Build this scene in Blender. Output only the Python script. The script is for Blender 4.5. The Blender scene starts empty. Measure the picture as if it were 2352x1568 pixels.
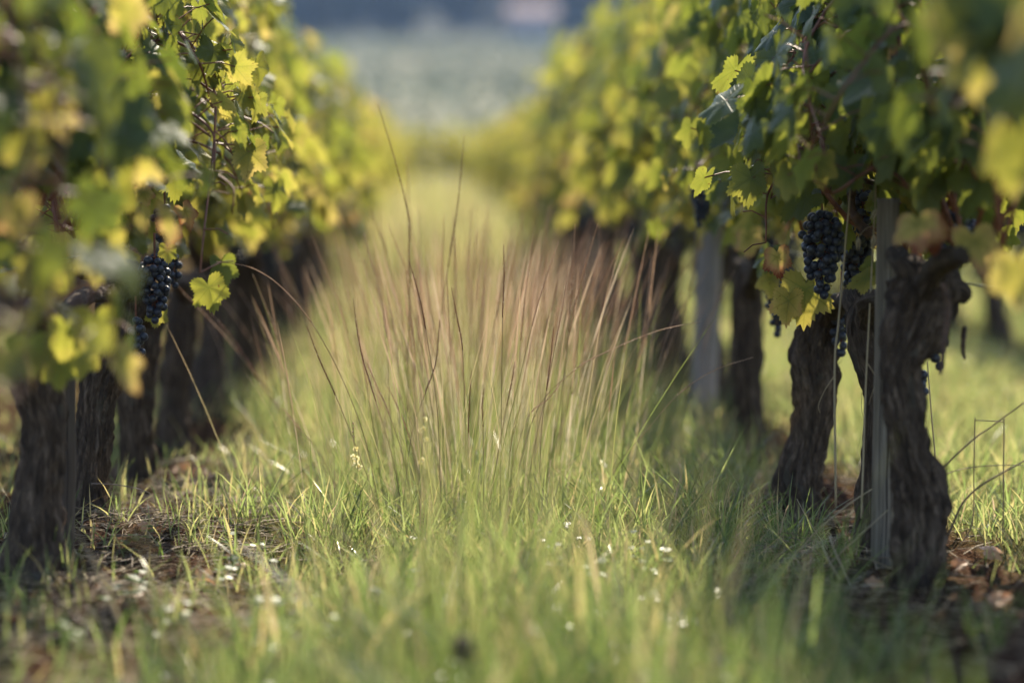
import bpy, math, random
import numpy as np
from mathutils import Vector, Matrix, Euler, noise as mnoise

R = math.radians
S = bpy.context.scene
COL = S.collection
random.seed(7)

# ------------------------------------------------------------------ camera, world, sun, exposure
CAM_H = 0.63
FPX = 2352 * 85.0 / 36.0
cam_d = bpy.data.cameras.new("camera")
cam = bpy.data.objects.new("camera", cam_d)
COL.objects.link(cam)
cam_d.lens = 85
cam_d.sensor_width = 36
cam_d.clip_start = 0.05
cam_d.clip_end = 5000
cam_d.dof.use_dof = True
cam_d.dof.focus_distance = 4.45
cam_d.dof.aperture_fstop = 1.5
PITCH = math.atan(319 / FPX)
YAW = math.atan(181 / FPX)
cam.location = (0, 0, CAM_H)
cam.rotation_euler = (R(90) - PITCH, 0, -YAW)
S.camera = cam

SUN_EL, SUN_AZ = R(45), R(11)          # ahead of the camera, a little to its right
w = bpy.data.worlds.new("World")
S.world = w
w.use_nodes = True
nt = w.node_tree
bg = nt.nodes["Background"]
sky = nt.nodes.new("ShaderNodeTexSky")
sky.sky_type = 'NISHITA'
sky.sun_disc = False
sky.sun_elevation = SUN_EL
sky.sun_rotation = SUN_AZ
sky.air_density = 1.0
sky.dust_density = 1.0
nt.links.new(sky.outputs[0], bg.inputs[0])
bg.inputs[1].default_value = 0.15
sun_d = bpy.data.lights.new("sun", 'SUN')
sun_d.energy = 4.6
sun_d.angle = R(0.5)
sun_d.color = (1.0, 0.89, 0.70)
sun = bpy.data.objects.new("sun", sun_d)
COL.objects.link(sun)
to_sun = Vector((math.sin(SUN_AZ) * math.cos(SUN_EL), math.cos(SUN_AZ) * math.cos(SUN_EL), math.sin(SUN_EL)))
sun.rotation_euler = (-to_sun).to_track_quat('-Z', 'Y').to_euler()
sun.location = to_sun * 50
S.view_settings.view_transform = 'Standard'
S.view_settings.look = 'None'
S.view_settings.exposure = 1.5
S.view_settings.gamma = 1
S.render.engine = 'CYCLES'
S.cycles.use_denoising = True
S.cycles.max_bounces = 7
S.cycles.diffuse_bounces = 3
S.cycles.glossy_bounces = 2
S.cycles.transmission_bounces = 4
S.cycles.volume_bounces = 0
S.cycles.transparent_max_bounces = 6
S.cycles.caustics_reflective = False
S.cycles.caustics_refractive = False
S.cycles.sample_clamp_indirect = 6

CAM_R = np.array(Euler(cam.rotation_euler).to_matrix())
D0 = 4.6


def P(u, v, r):
    """a point at depth r*4.6 m, seen at (u, v) of the photograph 2352 wide"""
    d = CAM_R @ np.array([(u - 1176) / FPX, -(v - 784) / FPX, -1.0])
    k = D0 * r / d[1]
    return np.array([0, 0, CAM_H]) + d * k


PX = 36.0 / 85.0 / 2352 * D0       # metres per photo pixel at r = 1


# ------------------------------------------------------------------ mesh helpers
def build_mesh(name, V, faces, attrs=None, smooth=True):
    """faces: list of int arrays (n, k); attrs: {name: (n,) float or (n,3)}"""
    me = bpy.data.meshes.new(name)
    V = np.asarray(V, dtype=np.float32)
    me.vertices.add(len(V))
    me.vertices.foreach_set("co", V.ravel())
    faces = [np.asarray(f, dtype=np.int32) for f in faces if len(f)]
    tot = sum(f.size for f in faces)
    npol = sum(len(f) for f in faces)
    me.loops.add(tot)
    me.polygons.add(npol)
    me.loops.foreach_set("vertex_index", np.concatenate([f.ravel() for f in faces]))
    sizes = np.concatenate([np.full(len(f), f.shape[1], dtype=np.int32) for f in faces])
    starts = np.concatenate([[0], np.cumsum(sizes)[:-1]]).astype(np.int32)
    me.polygons.foreach_set("loop_start", starts)
    me.polygons.foreach_set("loop_total", sizes)
    me.polygons.foreach_set("use_smooth", np.full(npol, smooth, dtype=bool))
    for k, a in (attrs or {}).items():
        a = np.asarray(a, dtype=np.float32)
        if a.ndim == 1:
            me.attributes.new(k, 'FLOAT', 'POINT').data.foreach_set("value", a)
        else:
            me.attributes.new(k, 'FLOAT_VECTOR', 'POINT').data.foreach_set("vector", a.ravel())
    me.update(calc_edges=True)
    return me


class MB:
    """collects geometry, then links it as ONE mesh object"""
    def __init__(self):
        self.V, self.F, self.n, self.A = [], {}, 0, {}

    def add(self, V, faces, **attrs):
        V = np.asarray(V, dtype=float)
        for f in faces:
            f = np.asarray(f)
            if len(f):
                self.F.setdefault(f.shape[1], []).append(f + self.n)
        for k, a in attrs.items():
            a = np.asarray(a, dtype=float)
            if a.ndim == 0:
                a = np.full(len(V), float(a))
            self.A.setdefault(k, []).append(a)
        self.V.append(V)
        self.n += len(V)

    def mesh(self, name, mat, offset=None, smooth=True):
        V = np.concatenate(self.V)
        if offset is not None:
            V = V - np.asarray(offset)
        me = build_mesh(name, V, [np.concatenate(f) for f in self.F.values()],
                        {k: np.concatenate(a) for k, a in self.A.items()}, smooth)
        me.materials.append(mat)
        return me

    def build(self, name, mat, parent=None, offset=None, smooth=True):
        return link(name, self.mesh(name, mat, offset, smooth), parent)


def link(name, me, parent=None):
    o = bpy.data.objects.new(name, me)
    COL.objects.link(o)
    if parent is not None:
        o.parent = parent
    return o


def tag(o, label=None, cat=None, group=None, kind=None):
    if label:
        o["label"] = label
    if cat:
        o["category"] = cat
    if group:
        o["group"] = group
    if kind:
        o["kind"] = kind
    return o


def thing(name, loc, label, cat, group=None):
    o = bpy.data.objects.new(name, None)
    COL.objects.link(o)
    o.location = [float(c) for c in loc]
    o.empty_display_size = 0.05
    return tag(o, label, cat, group)


def catmull(pts, n):
    pts = np.asarray(pts, dtype=float)
    if len(pts) == 2:
        t = np.linspace(0, 1, n)[:, None]
        return pts[0] * (1 - t) + pts[1] * t
    p = np.vstack([2 * pts[0] - pts[1], pts, 2 * pts[-1] - pts[-2]])
    m = len(pts) - 1
    out = []
    for q in np.linspace(0, m - 1e-6, n):
        i = int(q)
        t = q - i
        a, b, c, d = p[i], p[i + 1], p[i + 2], p[i + 3]
        out.append(0.5 * ((2 * b) + (c - a) * t + (2 * a - 5 * b + 4 * c - d) * t * t + (3 * b - a - 3 * c + d) * t ** 3))
    return np.array(out)


def tube(path, radii, seg=6, disp=None, caps=True):
    """returns V, faces, angle, length parameter"""
    path = np.asarray(path, dtype=float)
    n = len(path)
    radii = np.broadcast_to(np.asarray(radii, dtype=float), (n,))
    T = np.gradient(path, axis=0)
    T /= np.linalg.norm(T, axis=1)[:, None] + 1e-12
    ref = np.array([0, 1.0, 0]) if abs(T[0][1]) < 0.8 else np.array([1.0, 0, 0])
    N = np.zeros_like(T)
    a = np.cross(T[0], ref)
    a /= np.linalg.norm(a)
    for i in range(n):
        a = a - T[i] * np.dot(a, T[i])
        a /= np.linalg.norm(a)
        N[i] = a
    B = np.cross(T, N)
    th = np.linspace(0, 2 * np.pi, seg, endpoint=False)
    rr = radii[:, None] * np.ones(seg)[None, :]
    if disp is not None:
        rr = rr + disp
    V = path[:, None, :] + rr[:, :, None] * (np.cos(th)[None, :, None] * N[:, None, :] + np.sin(th)[None, :, None] * B[:, None, :])
    V = V.reshape(-1, 3)
    i = np.arange(n - 1)[:, None] * seg
    j = np.arange(seg)[None, :]
    jn = (j + 1) % seg
    F = np.stack([i + j, i + jn, i + seg + jn, i + seg + j], -1).reshape(-1, 4)
    faces = [F]
    if caps:
        V = np.vstack([V, path[0], path[-1]])
        c0, c1 = len(V) - 2, len(V) - 1
        jj = np.arange(seg)
        faces.append(np.vstack([np.stack([np.full(seg, c0), (jj + 1) % seg, jj], -1),
                                np.stack([np.full(seg, c1), (n - 1) * seg + jj, (n - 1) * seg + (jj + 1) % seg], -1)]))
    return V, faces


def vnoise(p, sc=1.0):
    return mnoise.noise(Vector((p[0] * sc, p[1] * sc, p[2] * sc)))


# ------------------------------------------------------------------ materials
def mat(name):
    m = bpy.data.materials.new(name)
    m.use_nodes = True
    t = m.node_tree
    t.nodes.clear()
    out = t.nodes.new("ShaderNodeOutputMaterial")
    return m, t, out


def nd(t, kind, **kw):
    n = t.nodes.new(kind)
    for k, v in kw.items():
        if k.startswith("i_"):
            n.inputs[k[2:].replace("_", " ")].default_value = v
        else:
            setattr(n, k, v)
    return n


def math_(t, op, a, b=None, c=None, clamp=False):
    n = t.nodes.new("ShaderNodeMath")
    n.operation = op
    n.use_clamp = clamp
    for i, x in enumerate((a, b, c)):
        if x is None:
            continue
        if isinstance(x, (int, float)):
            n.inputs[i].default_value = x
        else:
            t.links.new(x, n.inputs[i])
    return n.outputs[0]


def ramp(t, fac, stops, mode='LINEAR'):
    n = t.nodes.new("ShaderNodeValToRGB")
    n.color_ramp.interpolation = mode
    el = n.color_ramp.elements
    while len(el) < len(stops):
        el.new(0.5)
    for e, (p, c) in zip(el, stops):
        e.position = p
        e.color = (*c, 1) if len(c) == 3 else c
    t.links.new(fac, n.inputs[0])
    return n.outputs[0]


def mixc(t, fac, a, b, mode='MIX'):
    n = t.nodes.new("ShaderNodeMix")
    n.data_type = 'RGBA'
    n.blend_type = mode
    for sock, x in ((n.inputs[0], fac), (n.inputs[6], a), (n.inputs[7], b)):
        if isinstance(x, (int, float)):
            sock.default_value = x
        elif isinstance(x, tuple):
            sock.default_value = (*x, 1)
        else:
            t.links.new(x, sock)
    return n.outputs[2]


def noise_(t, vec, scale, detail=3, rough=0.55):
    n = t.nodes.new("ShaderNodeTexNoise")
    n.inputs["Scale"].default_value = scale
    n.inputs["Detail"].default_value = detail
    n.inputs["Roughness"].default_value = rough
    if vec is not None:
        t.links.new(vec, n.inputs["Vector"])
    return n.outputs[0]


def leaf_material(name, veins):
    m, t, out = mat(name)
    at = nd(t, "ShaderNodeAttribute", attribute_name="tint").outputs["Fac"]
    luv = nd(t, "ShaderNodeAttribute", attribute_name="luv").outputs["Vector"]
    sep = nd(t, "ShaderNodeSeparateXYZ")
    t.links.new(luv, sep.inputs[0])
    x, y, rnd = sep.outputs
    geo = nd(t, "ShaderNodeNewGeometry")
    pos = nd(t, "ShaderNodeTexCoord").outputs["Object"]
    rho = math_(t, 'POWER', math_(t, 'ADD', math_(t, 'MULTIPLY', x, x), math_(t, 'MULTIPLY', y, y)), 0.5)
    n1 = noise_(t, pos, 22, 3)
    n2 = noise_(t, pos, 120, 2)
    tt = math_(t, 'ADD', at, math_(t, 'MULTIPLY', math_(t, 'SUBTRACT', n1, 0.5), 0.42))
    edge = math_(t, 'MULTIPLY', math_(t, 'SUBTRACT', rho, 0.55), 0.30)
    tt = math_(t, 'ADD', tt, math_(t, 'MULTIPLY', edge, math_(t, 'MULTIPLY', at, 1.2)))
    vein = None
    if veins:
        for a in (0, 55, -55, 118, -118):
            ca, sa = math.cos(R(a)), math.sin(R(a))
            along = math_(t, 'ADD', math_(t, 'MULTIPLY', x, sa), math_(t, 'MULTIPLY', y, ca))
            across = math_(t, 'ABSOLUTE', math_(t, 'SUBTRACT', math_(t, 'MULTIPLY', x, ca), math_(t, 'MULTIPLY', y, sa)))
            wd = math_(t, 'SUBTRACT', 1.0, math_(t, 'DIVIDE', across, math_(t, 'SUBTRACT', 0.034, math_(t, 'MULTIPLY', along, 0.022))), clamp=True)
            wd = math_(t, 'MULTIPLY', wd, math_(t, 'GREATER_THAN', along, 0.0))
            # side veins running off at a slant
            ph = math_(t, 'FRACT', math_(t, 'MULTIPLY', math_(t, 'SUBTRACT', along, math_(t, 'MULTIPLY', across, 0.9)), 6.0))
            sv = math_(t, 'SUBTRACT', 1.0, math_(t, 'MULTIPLY', math_(t, 'ABSOLUTE', math_(t, 'SUBTRACT', ph, 0.5)), 9.0), clamp=True)
            near = math_(t, 'LESS_THAN', across, math_(t, 'MULTIPLY', along, 0.50))
            sv = math_(t, 'MULTIPLY', math_(t, 'MULTIPLY', sv, near), 0.45)
            both = math_(t, 'MAXIMUM', wd, sv)
            vein = both if vein is None else math_(t, 'MAXIMUM', vein, both)
        tt = math_(t, 'SUBTRACT', tt, math_(t, 'MULTIPLY', vein, 0.07))
    G = [(0.0, (0.034, 0.058, 0.030)), (0.30, (0.062, 0.090, 0.036)), (0.52, (0.098, 0.118, 0.032)), (0.68, (0.22, 0.20, 0.045)),
         (0.80, (0.40, 0.30, 0.08)), (0.90, (0.38, 0.21, 0.10)), (1.0, (0.16, 0.045, 0.025))]
    base = ramp(t, tt, G)
    spots = math_(t, 'GREATER_THAN', n2, 0.69)
    spots = math_(t, 'MULTIPLY', spots, math_(t, 'GREATER_THAN', at, 0.38))
    base = mixc(t, math_(t, 'MULTIPLY', spots, 0.7), base, (0.11, 0.035, 0.018))
    if veins:
        base = mixc(t, math_(t, 'MULTIPLY', vein, 0.35), base, (0.16, 0.19, 0.06))
    under = mixc(t, 0.55, base, (0.13, 0.16, 0.10))
    base2 = mixc(t, geo.outputs["Backfacing"], base, under)
    TR = [(0.0, (0.12, 0.16, 0.022)), (0.30, (0.25, 0.28, 0.035)), (0.52, (0.39, 0.38, 0.055)), (0.68, (0.54, 0.45, 0.09)),
          (0.80, (0.64, 0.49, 0.15)), (0.90, (0.58, 0.32, 0.13)), (1.0, (0.25, 0.06, 0.02))]
    trc = ramp(t, tt, TR)
    trc = mixc(t, math_(t, 'MULTIPLY', spots, 0.7), trc, (0.12, 0.04, 0.015))
    if veins:
        trc = mixc(t, math_(t, 'MULTIPLY', vein, 0.3), trc, (0.10, 0.12, 0.02))
    pr = nd(t, "ShaderNodeBsdfPrincipled")
    t.links.new(base2, pr.inputs["Base Color"])
    rg = math_(t, 'ADD', 0.47, math_(t, 'MULTIPLY', geo.outputs["Backfacing"], 0.3))
    t.links.new(rg, pr.inputs["Roughness"])
    pr.inputs["Specular IOR Level"].default_value = 0.16
    if veins:
        bump = nd(t, "ShaderNodeBump", i_Strength=0.55, i_Distance=0.003)
        hgt = math_(t, 'ADD', math_(t, 'MULTIPLY', vein, -0.8), math_(t, 'MULTIPLY', noise_(t, pos, 160, 2), 0.8))
        t.links.new(hgt, bump.inputs["Height"])
        t.links.new(bump.outputs[0], pr.inputs["Normal"])
    tl = nd(t, "ShaderNodeBsdfTranslucent")
    t.links.new(trc, tl.inputs[0])
    mx = nd(t, "ShaderNodeMixShader")
    mx.inputs[0].default_value = 0.42
    t.links.new(pr.outputs[0], mx.inputs[1])
    t.links.new(tl.outputs[0], mx.inputs[2])
    t.links.new(mx.outputs[0], out.inputs[0])
    return m


def blade_material(name, stops, tstops, rough=0.3, trans=0.5):
    m, t, out = mat(name)
    at = nd(t, "ShaderNodeAttribute", attribute_name="tint").outputs["Fac"]
    pos = nd(t, "ShaderNodeTexCoord").outputs["Object"]
    tt = math_(t, 'ADD', at, math_(t, 'MULTIPLY', math_(t, 'SUBTRACT', noise_(t, pos, 40, 2), 0.5), 0.15))
    base = ramp(t, tt, stops)
    tr = ramp(t, tt, tstops)
    pr = nd(t, "ShaderNodeBsdfPrincipled", i_Roughness=rough)
    pr.inputs["Specular IOR Level"].default_value = 0.5
    t.links.new(base, pr.inputs["Base Color"])
    tl = nd(t, "ShaderNodeBsdfTranslucent")
    t.links.new(tr, tl.inputs[0])
    mx = nd(t, "ShaderNodeMixShader")
    mx.inputs[0].default_value = trans
    t.links.new(pr.outputs[0], mx.inputs[1])
    t.links.new(tl.outputs[0], mx.inputs[2])
    t.links.new(mx.outputs[0], out.inputs[0])
    return m


def bark_material(name, c0, c1, c2, fibre=60.0, bump=0.6):
    """fibrous bark: long strips along the trunk; luv = (around, along, 0)"""
    m, t, out = mat(name)
    luv = nd(t, "ShaderNodeAttribute", attribute_name="luv").outputs["Vector"]
    mp = nd(t, "ShaderNodeMapping")
    mp.inputs["Scale"].default_value = (1, 1, 0.26)
    t.links.new(luv, mp.inputs[0])
    f1 = noise_(t, mp.outputs[0], fibre, 5, 0.65)
    f2 = noise_(t, mp.outputs[0], fibre * 3.5, 3, 0.6)
    big = noise_(t, luv, 14, 3)
    fx = math_(t, 'ADD', math_(t, 'MULTIPLY', f1, 0.65), math_(t, 'MULTIPLY', f2, 0.35))
    c = ramp(t, fx, [(0.32, c0), (0.52, c1), (0.72, c2)])
    c = mixc(t, math_(t, 'MULTIPLY', math_(t, 'GREATER_THAN', big, 0.66), 0.15), c, (0.13, 0.135, 0.11))
    pr = nd(t, "ShaderNodeBsdfPrincipled", i_Roughness=0.9)
    pr.inputs["Specular IOR Level"].default_value = 0.25
    t.links.new(c, pr.inputs["Base Color"])
    b = nd(t, "ShaderNodeBump", i_Strength=bump, i_Distance=0.012)
    t.links.new(fx, b.inputs["Height"])
    t.links.new(b.outputs[0], pr.inputs["Normal"])
    t.links.new(pr.outputs[0], out.inputs[0])
    return m


def plain(name, c, rough=0.6, var=0.3, scale=60, spec=0.4):
    m, t, out = mat(name)
    pos = nd(t, "ShaderNodeTexCoord").outputs["Object"]
    n = noise_(t, pos, scale, 3)
    col = ramp(t, n, [(0.3, tuple(v * (1 - var) for v in c)), (0.7, tuple(min(1, v * (1 + var)) for v in c))])
    pr = nd(t, "ShaderNodeBsdfPrincipled", i_Roughness=rough)
    pr.inputs["Specular IOR Level"].default_value = spec
    t.links.new(col, pr.inputs["Base Color"])
    t.links.new(pr.outputs[0], out.inputs[0])
    return m


def berry_material():
    m, t, out = mat("grape_skin")
    tc = nd(t, "ShaderNodeTexCoord")
    n = noise_(t, tc.outputs["Object"], 150, 3)
    n2 = noise_(t, tc.outputs["Object"], 600, 2)
    bloom = math_(t, 'MULTIPLY', math_(t, 'ADD', math_(t, 'MULTIPLY', n, 0.8), math_(t, 'MULTIPLY', n2, 0.35)), 0.95, clamp=True)
    col = ramp(t, bloom, [(0.30, (0.007, 0.007, 0.012)), (0.55, (0.021, 0.023, 0.036)), (0.85, (0.075, 0.082, 0.115))])
    pr = nd(t, "ShaderNodeBsdfPrincipled", i_Roughness=0.42)
    pr.inputs["Specular IOR Level"].default_value = 0.45
    pr.inputs["Sheen Weight"].default_value = 0.12
    pr.inputs["Sheen Tint"].default_value = (0.5, 0.6, 0.9, 1)
    t.links.new(col, pr.inputs["Base Color"])
    t.links.new(pr.outputs[0], out.inputs[0])
    return m


def wood_material(name, c0, c1, c2):
    m, t, out = mat(name)
    tc = nd(t, "ShaderNodeTexCoord")
    mp = nd(t, "ShaderNodeMapping")
    mp.inputs["Scale"].default_value = (1, 1, 0.04)
    t.links.new(tc.outputs["Object"], mp.inputs[0])
    g = noise_(t, mp.outputs[0], 220, 4, 0.6)
    g2 = noise_(t, mp.outputs[0], 30, 3, 0.6)
    big = noise_(t, tc.outputs["Object"], 9, 4)
    fx = math_(t, 'ADD', math_(t, 'MULTIPLY', g, 0.5), math_(t, 'MULTIPLY', g2, 0.5))
    c = ramp(t, fx, [(0.30, c0), (0.52, c1), (0.75, c2)])
    c = mixc(t, math_(t, 'MULTIPLY', math_(t, 'SUBTRACT', big, 0.45), 1.4, clamp=True), c, (0.085, 0.078, 0.058))
    pr = nd(t, "ShaderNodeBsdfPrincipled", i_Roughness=0.85)
    t.links.new(c, pr.inputs["Base Color"])
    b = nd(t, "ShaderNodeBump", i_Strength=0.5, i_Distance=0.004)
    t.links.new(fx, b.inputs["Height"])
    t.links.new(b.outputs[0], pr.inputs["Normal"])
    t.links.new(pr.outputs[0], out.inputs[0])
    return m


def ground_material():
    m, t, out = mat("soil_and_thatch")
    pos = nd(t, "ShaderNodeTexCoord").outputs["Object"]
    cover = nd(t, "ShaderNodeAttribute", attribute_name="cover").outputs["Fac"]
    n1 = noise_(t, pos, 9, 5, 0.6)
    n2 = noise_(t, pos, 70, 4, 0.65)
    soil = ramp(t, n2, [(0.30, (0.022, 0.012, 0.008)), (0.5, (0.055, 0.031, 0.020)), (0.72, (0.12, 0.076, 0.053))])
    thatch = ramp(t, n2, [(0.30, (0.035, 0.045, 0.014)), (0.5, (0.085, 0.10, 0.03)), (0.72, (0.19, 0.16, 0.07))])
    f = math_(t, 'ADD', cover, math_(t, 'MULTIPLY', math_(t, 'SUBTRACT', n1, 0.5), 1.1), clamp=True)
    c = mixc(t, f, soil, thatch)
    pr = nd(t, "ShaderNodeBsdfPrincipled", i_Roughness=0.95)
    pr.inputs["Specular IOR Level"].default_value = 0.0
    t.links.new(c, pr.inputs["Base Color"])
    b = nd(t, "ShaderNodeBump", i_Strength=0.9, i_Distance=0.02)
    t.links.new(n2, b.inputs["Height"])
    t.links.new(b.outputs[0], pr.inputs["Normal"])
    t.links.new(pr.outputs[0], out.inputs[0])
    return m


M_LEAF = leaf_material("vine_leaf_veined", True)
M_LEAF_FAR = leaf_material("vine_leaf_plain", False)
M_LEAF_DIST = leaf_material("distant_leaf", False)
for n_ in M_LEAF_DIST.node_tree.nodes:
    if n_.type == 'BSDF_PRINCIPLED':
        n_.inputs["Specular IOR Level"].default_value = 0.08
    if n_.type == 'MIX_SHADER':
        n_.inputs[0].default_value = 0.55
M_BARK = bark_material("vine_bark", (0.010, 0.0065, 0.0045), (0.066, 0.044, 0.031), (0.23, 0.165, 0.12), 60, 1.0)
M_CANE = plain("cane_bark", (0.17, 0.062, 0.034), 0.5, 0.45, 50)
M_ARM = plain("old_arm_bark", (0.075, 0.042, 0.03), 0.75, 0.6, 70)
M_BERRY = berry_material()
M_RACHIS = plain("bunch_stem", (0.16, 0.055, 0.03), 0.6, 0.4, 80)
M_POST = wood_material("weathered_post_wood", (0.06, 0.046, 0.034), (0.165, 0.132, 0.098), (0.30, 0.25, 0.195))
M_POST_BROWN = wood_material("brown_post_wood", (0.03, 0.02, 0.014), (0.07, 0.048, 0.034), (0.13, 0.095, 0.07))
M_POST_PALE = wood_material("pale_post_wood", (0.18, 0.155, 0.15), (0.30, 0.262, 0.25), (0.40, 0.355, 0.34))
M_WIRE = plain("galvanised_wire", (0.32, 0.33, 0.34), 0.4, 0.2, 90)
M_GRASS = blade_material("grass_blades",
    [(0.0, (0.024, 0.046, 0.014)), (0.35, (0.060, 0.094, 0.030)), (0.65, (0.135, 0.135, 0.050)), (0.85, (0.30, 0.24, 0.11)), (1.0, (0.34, 0.26, 0.16))],
    [(0.0, (0.11, 0.17, 0.03)), (0.35, (0.31, 0.39, 0.12)), (0.65, (0.52, 0.48, 0.19)), (0.85, (0.52, 0.42, 0.18)), (1.0, (0.42, 0.32, 0.2))], 0.26, 0.5)
M_TALL = blade_material("tall_grass_stems",
    [(0.0, (0.05, 0.085, 0.022)), (0.35, (0.12, 0.13, 0.045)), (0.6, (0.30, 0.22, 0.13)), (0.8, (0.34, 0.20, 0.13)), (1.0, (0.20, 0.10, 0.065))],
    [(0.0, (0.18, 0.28, 0.05)), (0.35, (0.32, 0.33, 0.10)), (0.6, (0.50, 0.38, 0.23)), (0.8, (0.52, 0.31, 0.21)), (1.0, (0.34, 0.16, 0.10))], 0.4, 0.42)
M_WOODS = plain("dark_wood_crowns", (0.012, 0.020, 0.018), 0.9, 0.4, 0.2, 0.1)
M_CLOVER = blade_material("clover_leaf", [(0.0, (0.022, 0.055, 0.015)), (1.0, (0.055, 0.09, 0.022))], [(0.0, (0.15, 0.28, 0.05)), (1.0, (0.35, 0.42, 0.10))], 0.36, 0.45)
for n_ in M_CLOVER.node_tree.nodes:
    if n_.type == 'BSDF_PRINCIPLED':
        n_.inputs["Specular IOR Level"].default_value = 0.25
M_SEED = blade_material("seed_head_husk",
    [(0.0, (0.10, 0.046, 0.026)), (0.4, (0.25, 0.13, 0.078)), (0.75, (0.46, 0.32, 0.22)), (1.0, (0.55, 0.47, 0.38))],
    [(0.0, (0.22, 0.10, 0.05)), (0.4, (0.40, 0.23, 0.145)), (0.75, (0.58, 0.42, 0.29)), (1.0, (0.75, 0.65, 0.5))], 0.5, 0.48)
M_STRAW = blade_material("dry_straw",
    [(0.0, (0.10, 0.06, 0.04)), (0.5, (0.34, 0.25, 0.14)), (1.0, (0.50, 0.42, 0.29))],
    [(0.0, (0.08, 0.05, 0.03)), (0.5, (0.30, 0.22, 0.11)), (1.0, (0.42, 0.34, 0.22))], 0.65, 0.3)
M_TWIG = plain("dry_twig_bark", (0.13, 0.09, 0.07), 0.7, 0.6, 60)
M_PETAL = blade_material("yellow_petal",
    [(0.0, (0.72, 0.60, 0.20)), (1.0, (0.80, 0.74, 0.48))], [(0.0, (0.8, 0.65, 0.2)), (1.0, (0.85, 0.8, 0.5))], 0.5, 0.4)
M_DEADLEAF = blade_material("fallen_leaf_tan",
    [(0.0, (0.26, 0.12, 0.06)), (0.5, (0.46, 0.26, 0.13)), (1.0, (0.58, 0.42, 0.27))],
    [(0.0, (0.3, 0.12, 0.05)), (0.5, (0.5, 0.24, 0.09)), (1.0, (0.55, 0.36, 0.2))], 0.5, 0.35)
M_DARKHEAD = plain("dark_seed_head", (0.022, 0.013, 0.010), 0.8, 0.5, 200)
M_GROUND = ground_material()


# ------------------------------------------------------------------ the land
LX, RX = -0.66, 0.86                  # the two vine rows along the alley
PITCHX = 1.52
ROWS = [LX - 2 * PITCHX, LX - PITCHX, LX, RX, RX + PITCHX, RX + 2 * PITCHX]


def gslope(y):
    y = np.asarray(y, dtype=float)
    return 0.016 * np.log1p(np.exp(np.clip((y - 9.0) / 1.5, -30, 60))) * 1.5


def gz(x, y):
    x = np.asarray(x, dtype=float)
    y = np.asarray(y, dtype=float)
    bump = (0.010 * np.sin(x * 7.1 + 1.3 * np.sin(y * 2.3)) + 0.009 * np.sin(y * 6.3 + 2.1 * np.sin(x * 3.7))
            + 0.006 * np.sin(x * 17.0 + y * 11.0) + 0.005 * np.sin(y * 23.0 - x * 14.0))
    ridge = np.zeros_like(x + y)
    for rx in ROWS:
        ridge = ridge + 0.004 * np.exp(-((x - rx) / 0.16) ** 2)
    near = np.exp(-np.maximum(0, y - 12) / 12.0)
    return gslope(y) + (bump + ridge) * near


def grass_cover(x, y):
    """0 = bare earth, 1 = grass"""
    x = np.asarray(x, dtype=float)
    y = np.asarray(y, dtype=float)
    c = np.ones_like(x + y)
    for i, rx in enumerate(ROWS):
        k = 0.9
        s = 0.16
        c = c - k * np.exp(-((x - rx) / s) ** 2)
    # the bare patch by the left row
    c = c - 1.05 * np.exp(-(((x + 0.52) / 0.32) ** 2)) * np.exp(-(((y - 3.9) / 1.8) ** 2))
    c = c - 0.85 * np.exp(-(((x - 0.74) / 0.26) ** 2)) * np.exp(-(((y - 3.3) / 1.2) ** 2))
    c = np.where(x < -0.85, c * 0.15, c)  # soil bared beyond the left row, its dark colour standing in for shade
    c = c + 0.22 * np.sin(x * 5.3 + 2 * np.sin(y * 1.7)) * np.sin(y * 3.9 + x)
    return np.clip(c, 0.0, 1.0)


def grid_sheet(name, xs, ys, zf, m, kind="structure", cover=True):
    X, Y = np.meshgrid(xs, ys)
    Z = zf(X, Y)
    nx, ny = len(xs), len(ys)
    V = np.stack([X, Y, Z], -1).reshape(-1, 3)
    i = np.arange(ny - 1)[:, None] * nx
    j = np.arange(nx - 1)[None, :]
    F = np.stack([i + j, i + j + 1, i + nx + j + 1, i + nx + j], -1).reshape(-1, 4)
    me = build_mesh(name, V, [F], {"cover": (grass_cover(X, Y) if cover else np.ones_like(X)).ravel()})
    me.materials.append(m)
    o = link(name, me)
    tag(o, kind=kind)
    return o


def rough_ground(X, Y):
    rng = np.random.default_rng(3)
    Z = gz(X, Y)
    bare = 1 - grass_cover(X, Y)
    near = (np.abs(X) < 2.5) & (Y > 2) & (Y < 9)
    return Z + near * rng.normal(0, 1, X.shape) * (0.003 + 0.006 * bare)


xs = np.concatenate([np.linspace(-300, -12, 14), np.linspace(-10, -2.2, 40), np.linspace(-2.1, 3.2, 300), np.linspace(3.3, 12, 40), np.linspace(14, 320, 14)])
ys = np.concatenate([np.linspace(-30, 1.5, 20), np.linspace(1.6, 9, 400), np.linspace(9.1, 30, 150), np.linspace(30.5, 66, 50)])
grid_sheet("ground", xs, ys, rough_ground, M_GROUND)

# far slope planted with vines, and the wooded hill above it
m_slope, t_, o_ = mat("far_slope_earth")
pos_ = nd(t_, "ShaderNodeTexCoord").outputs["Object"]
c_ = ramp(t_, noise_(t_, pos_, 0.05, 4), [(0.35, (0.18, 0.18, 0.125)), (0.65, (0.25, 0.23, 0.165))])
p_ = nd(t_, "ShaderNodeBsdfDiffuse", i_Roughness=0.0)
t_.links.new(c_, p_.inputs["Color"])
t_.links.new(p_.outputs[0], o_.inputs[0])


def slope_z(X, Y):
    t = np.clip((Y - 64) / 270, 0, 1.3)
    return float(gslope(64)) - 0.05 + 21.3 * t ** 1.05 + 0.5 * np.sin(X * 0.021 + 1) * t + 0.4 * np.sin(Y * 0.06) * t


grid_sheet("vineyard_slope", np.linspace(-420, 440, 60), np.linspace(62, 372, 60), slope_z, m_slope, cover=False)


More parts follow.
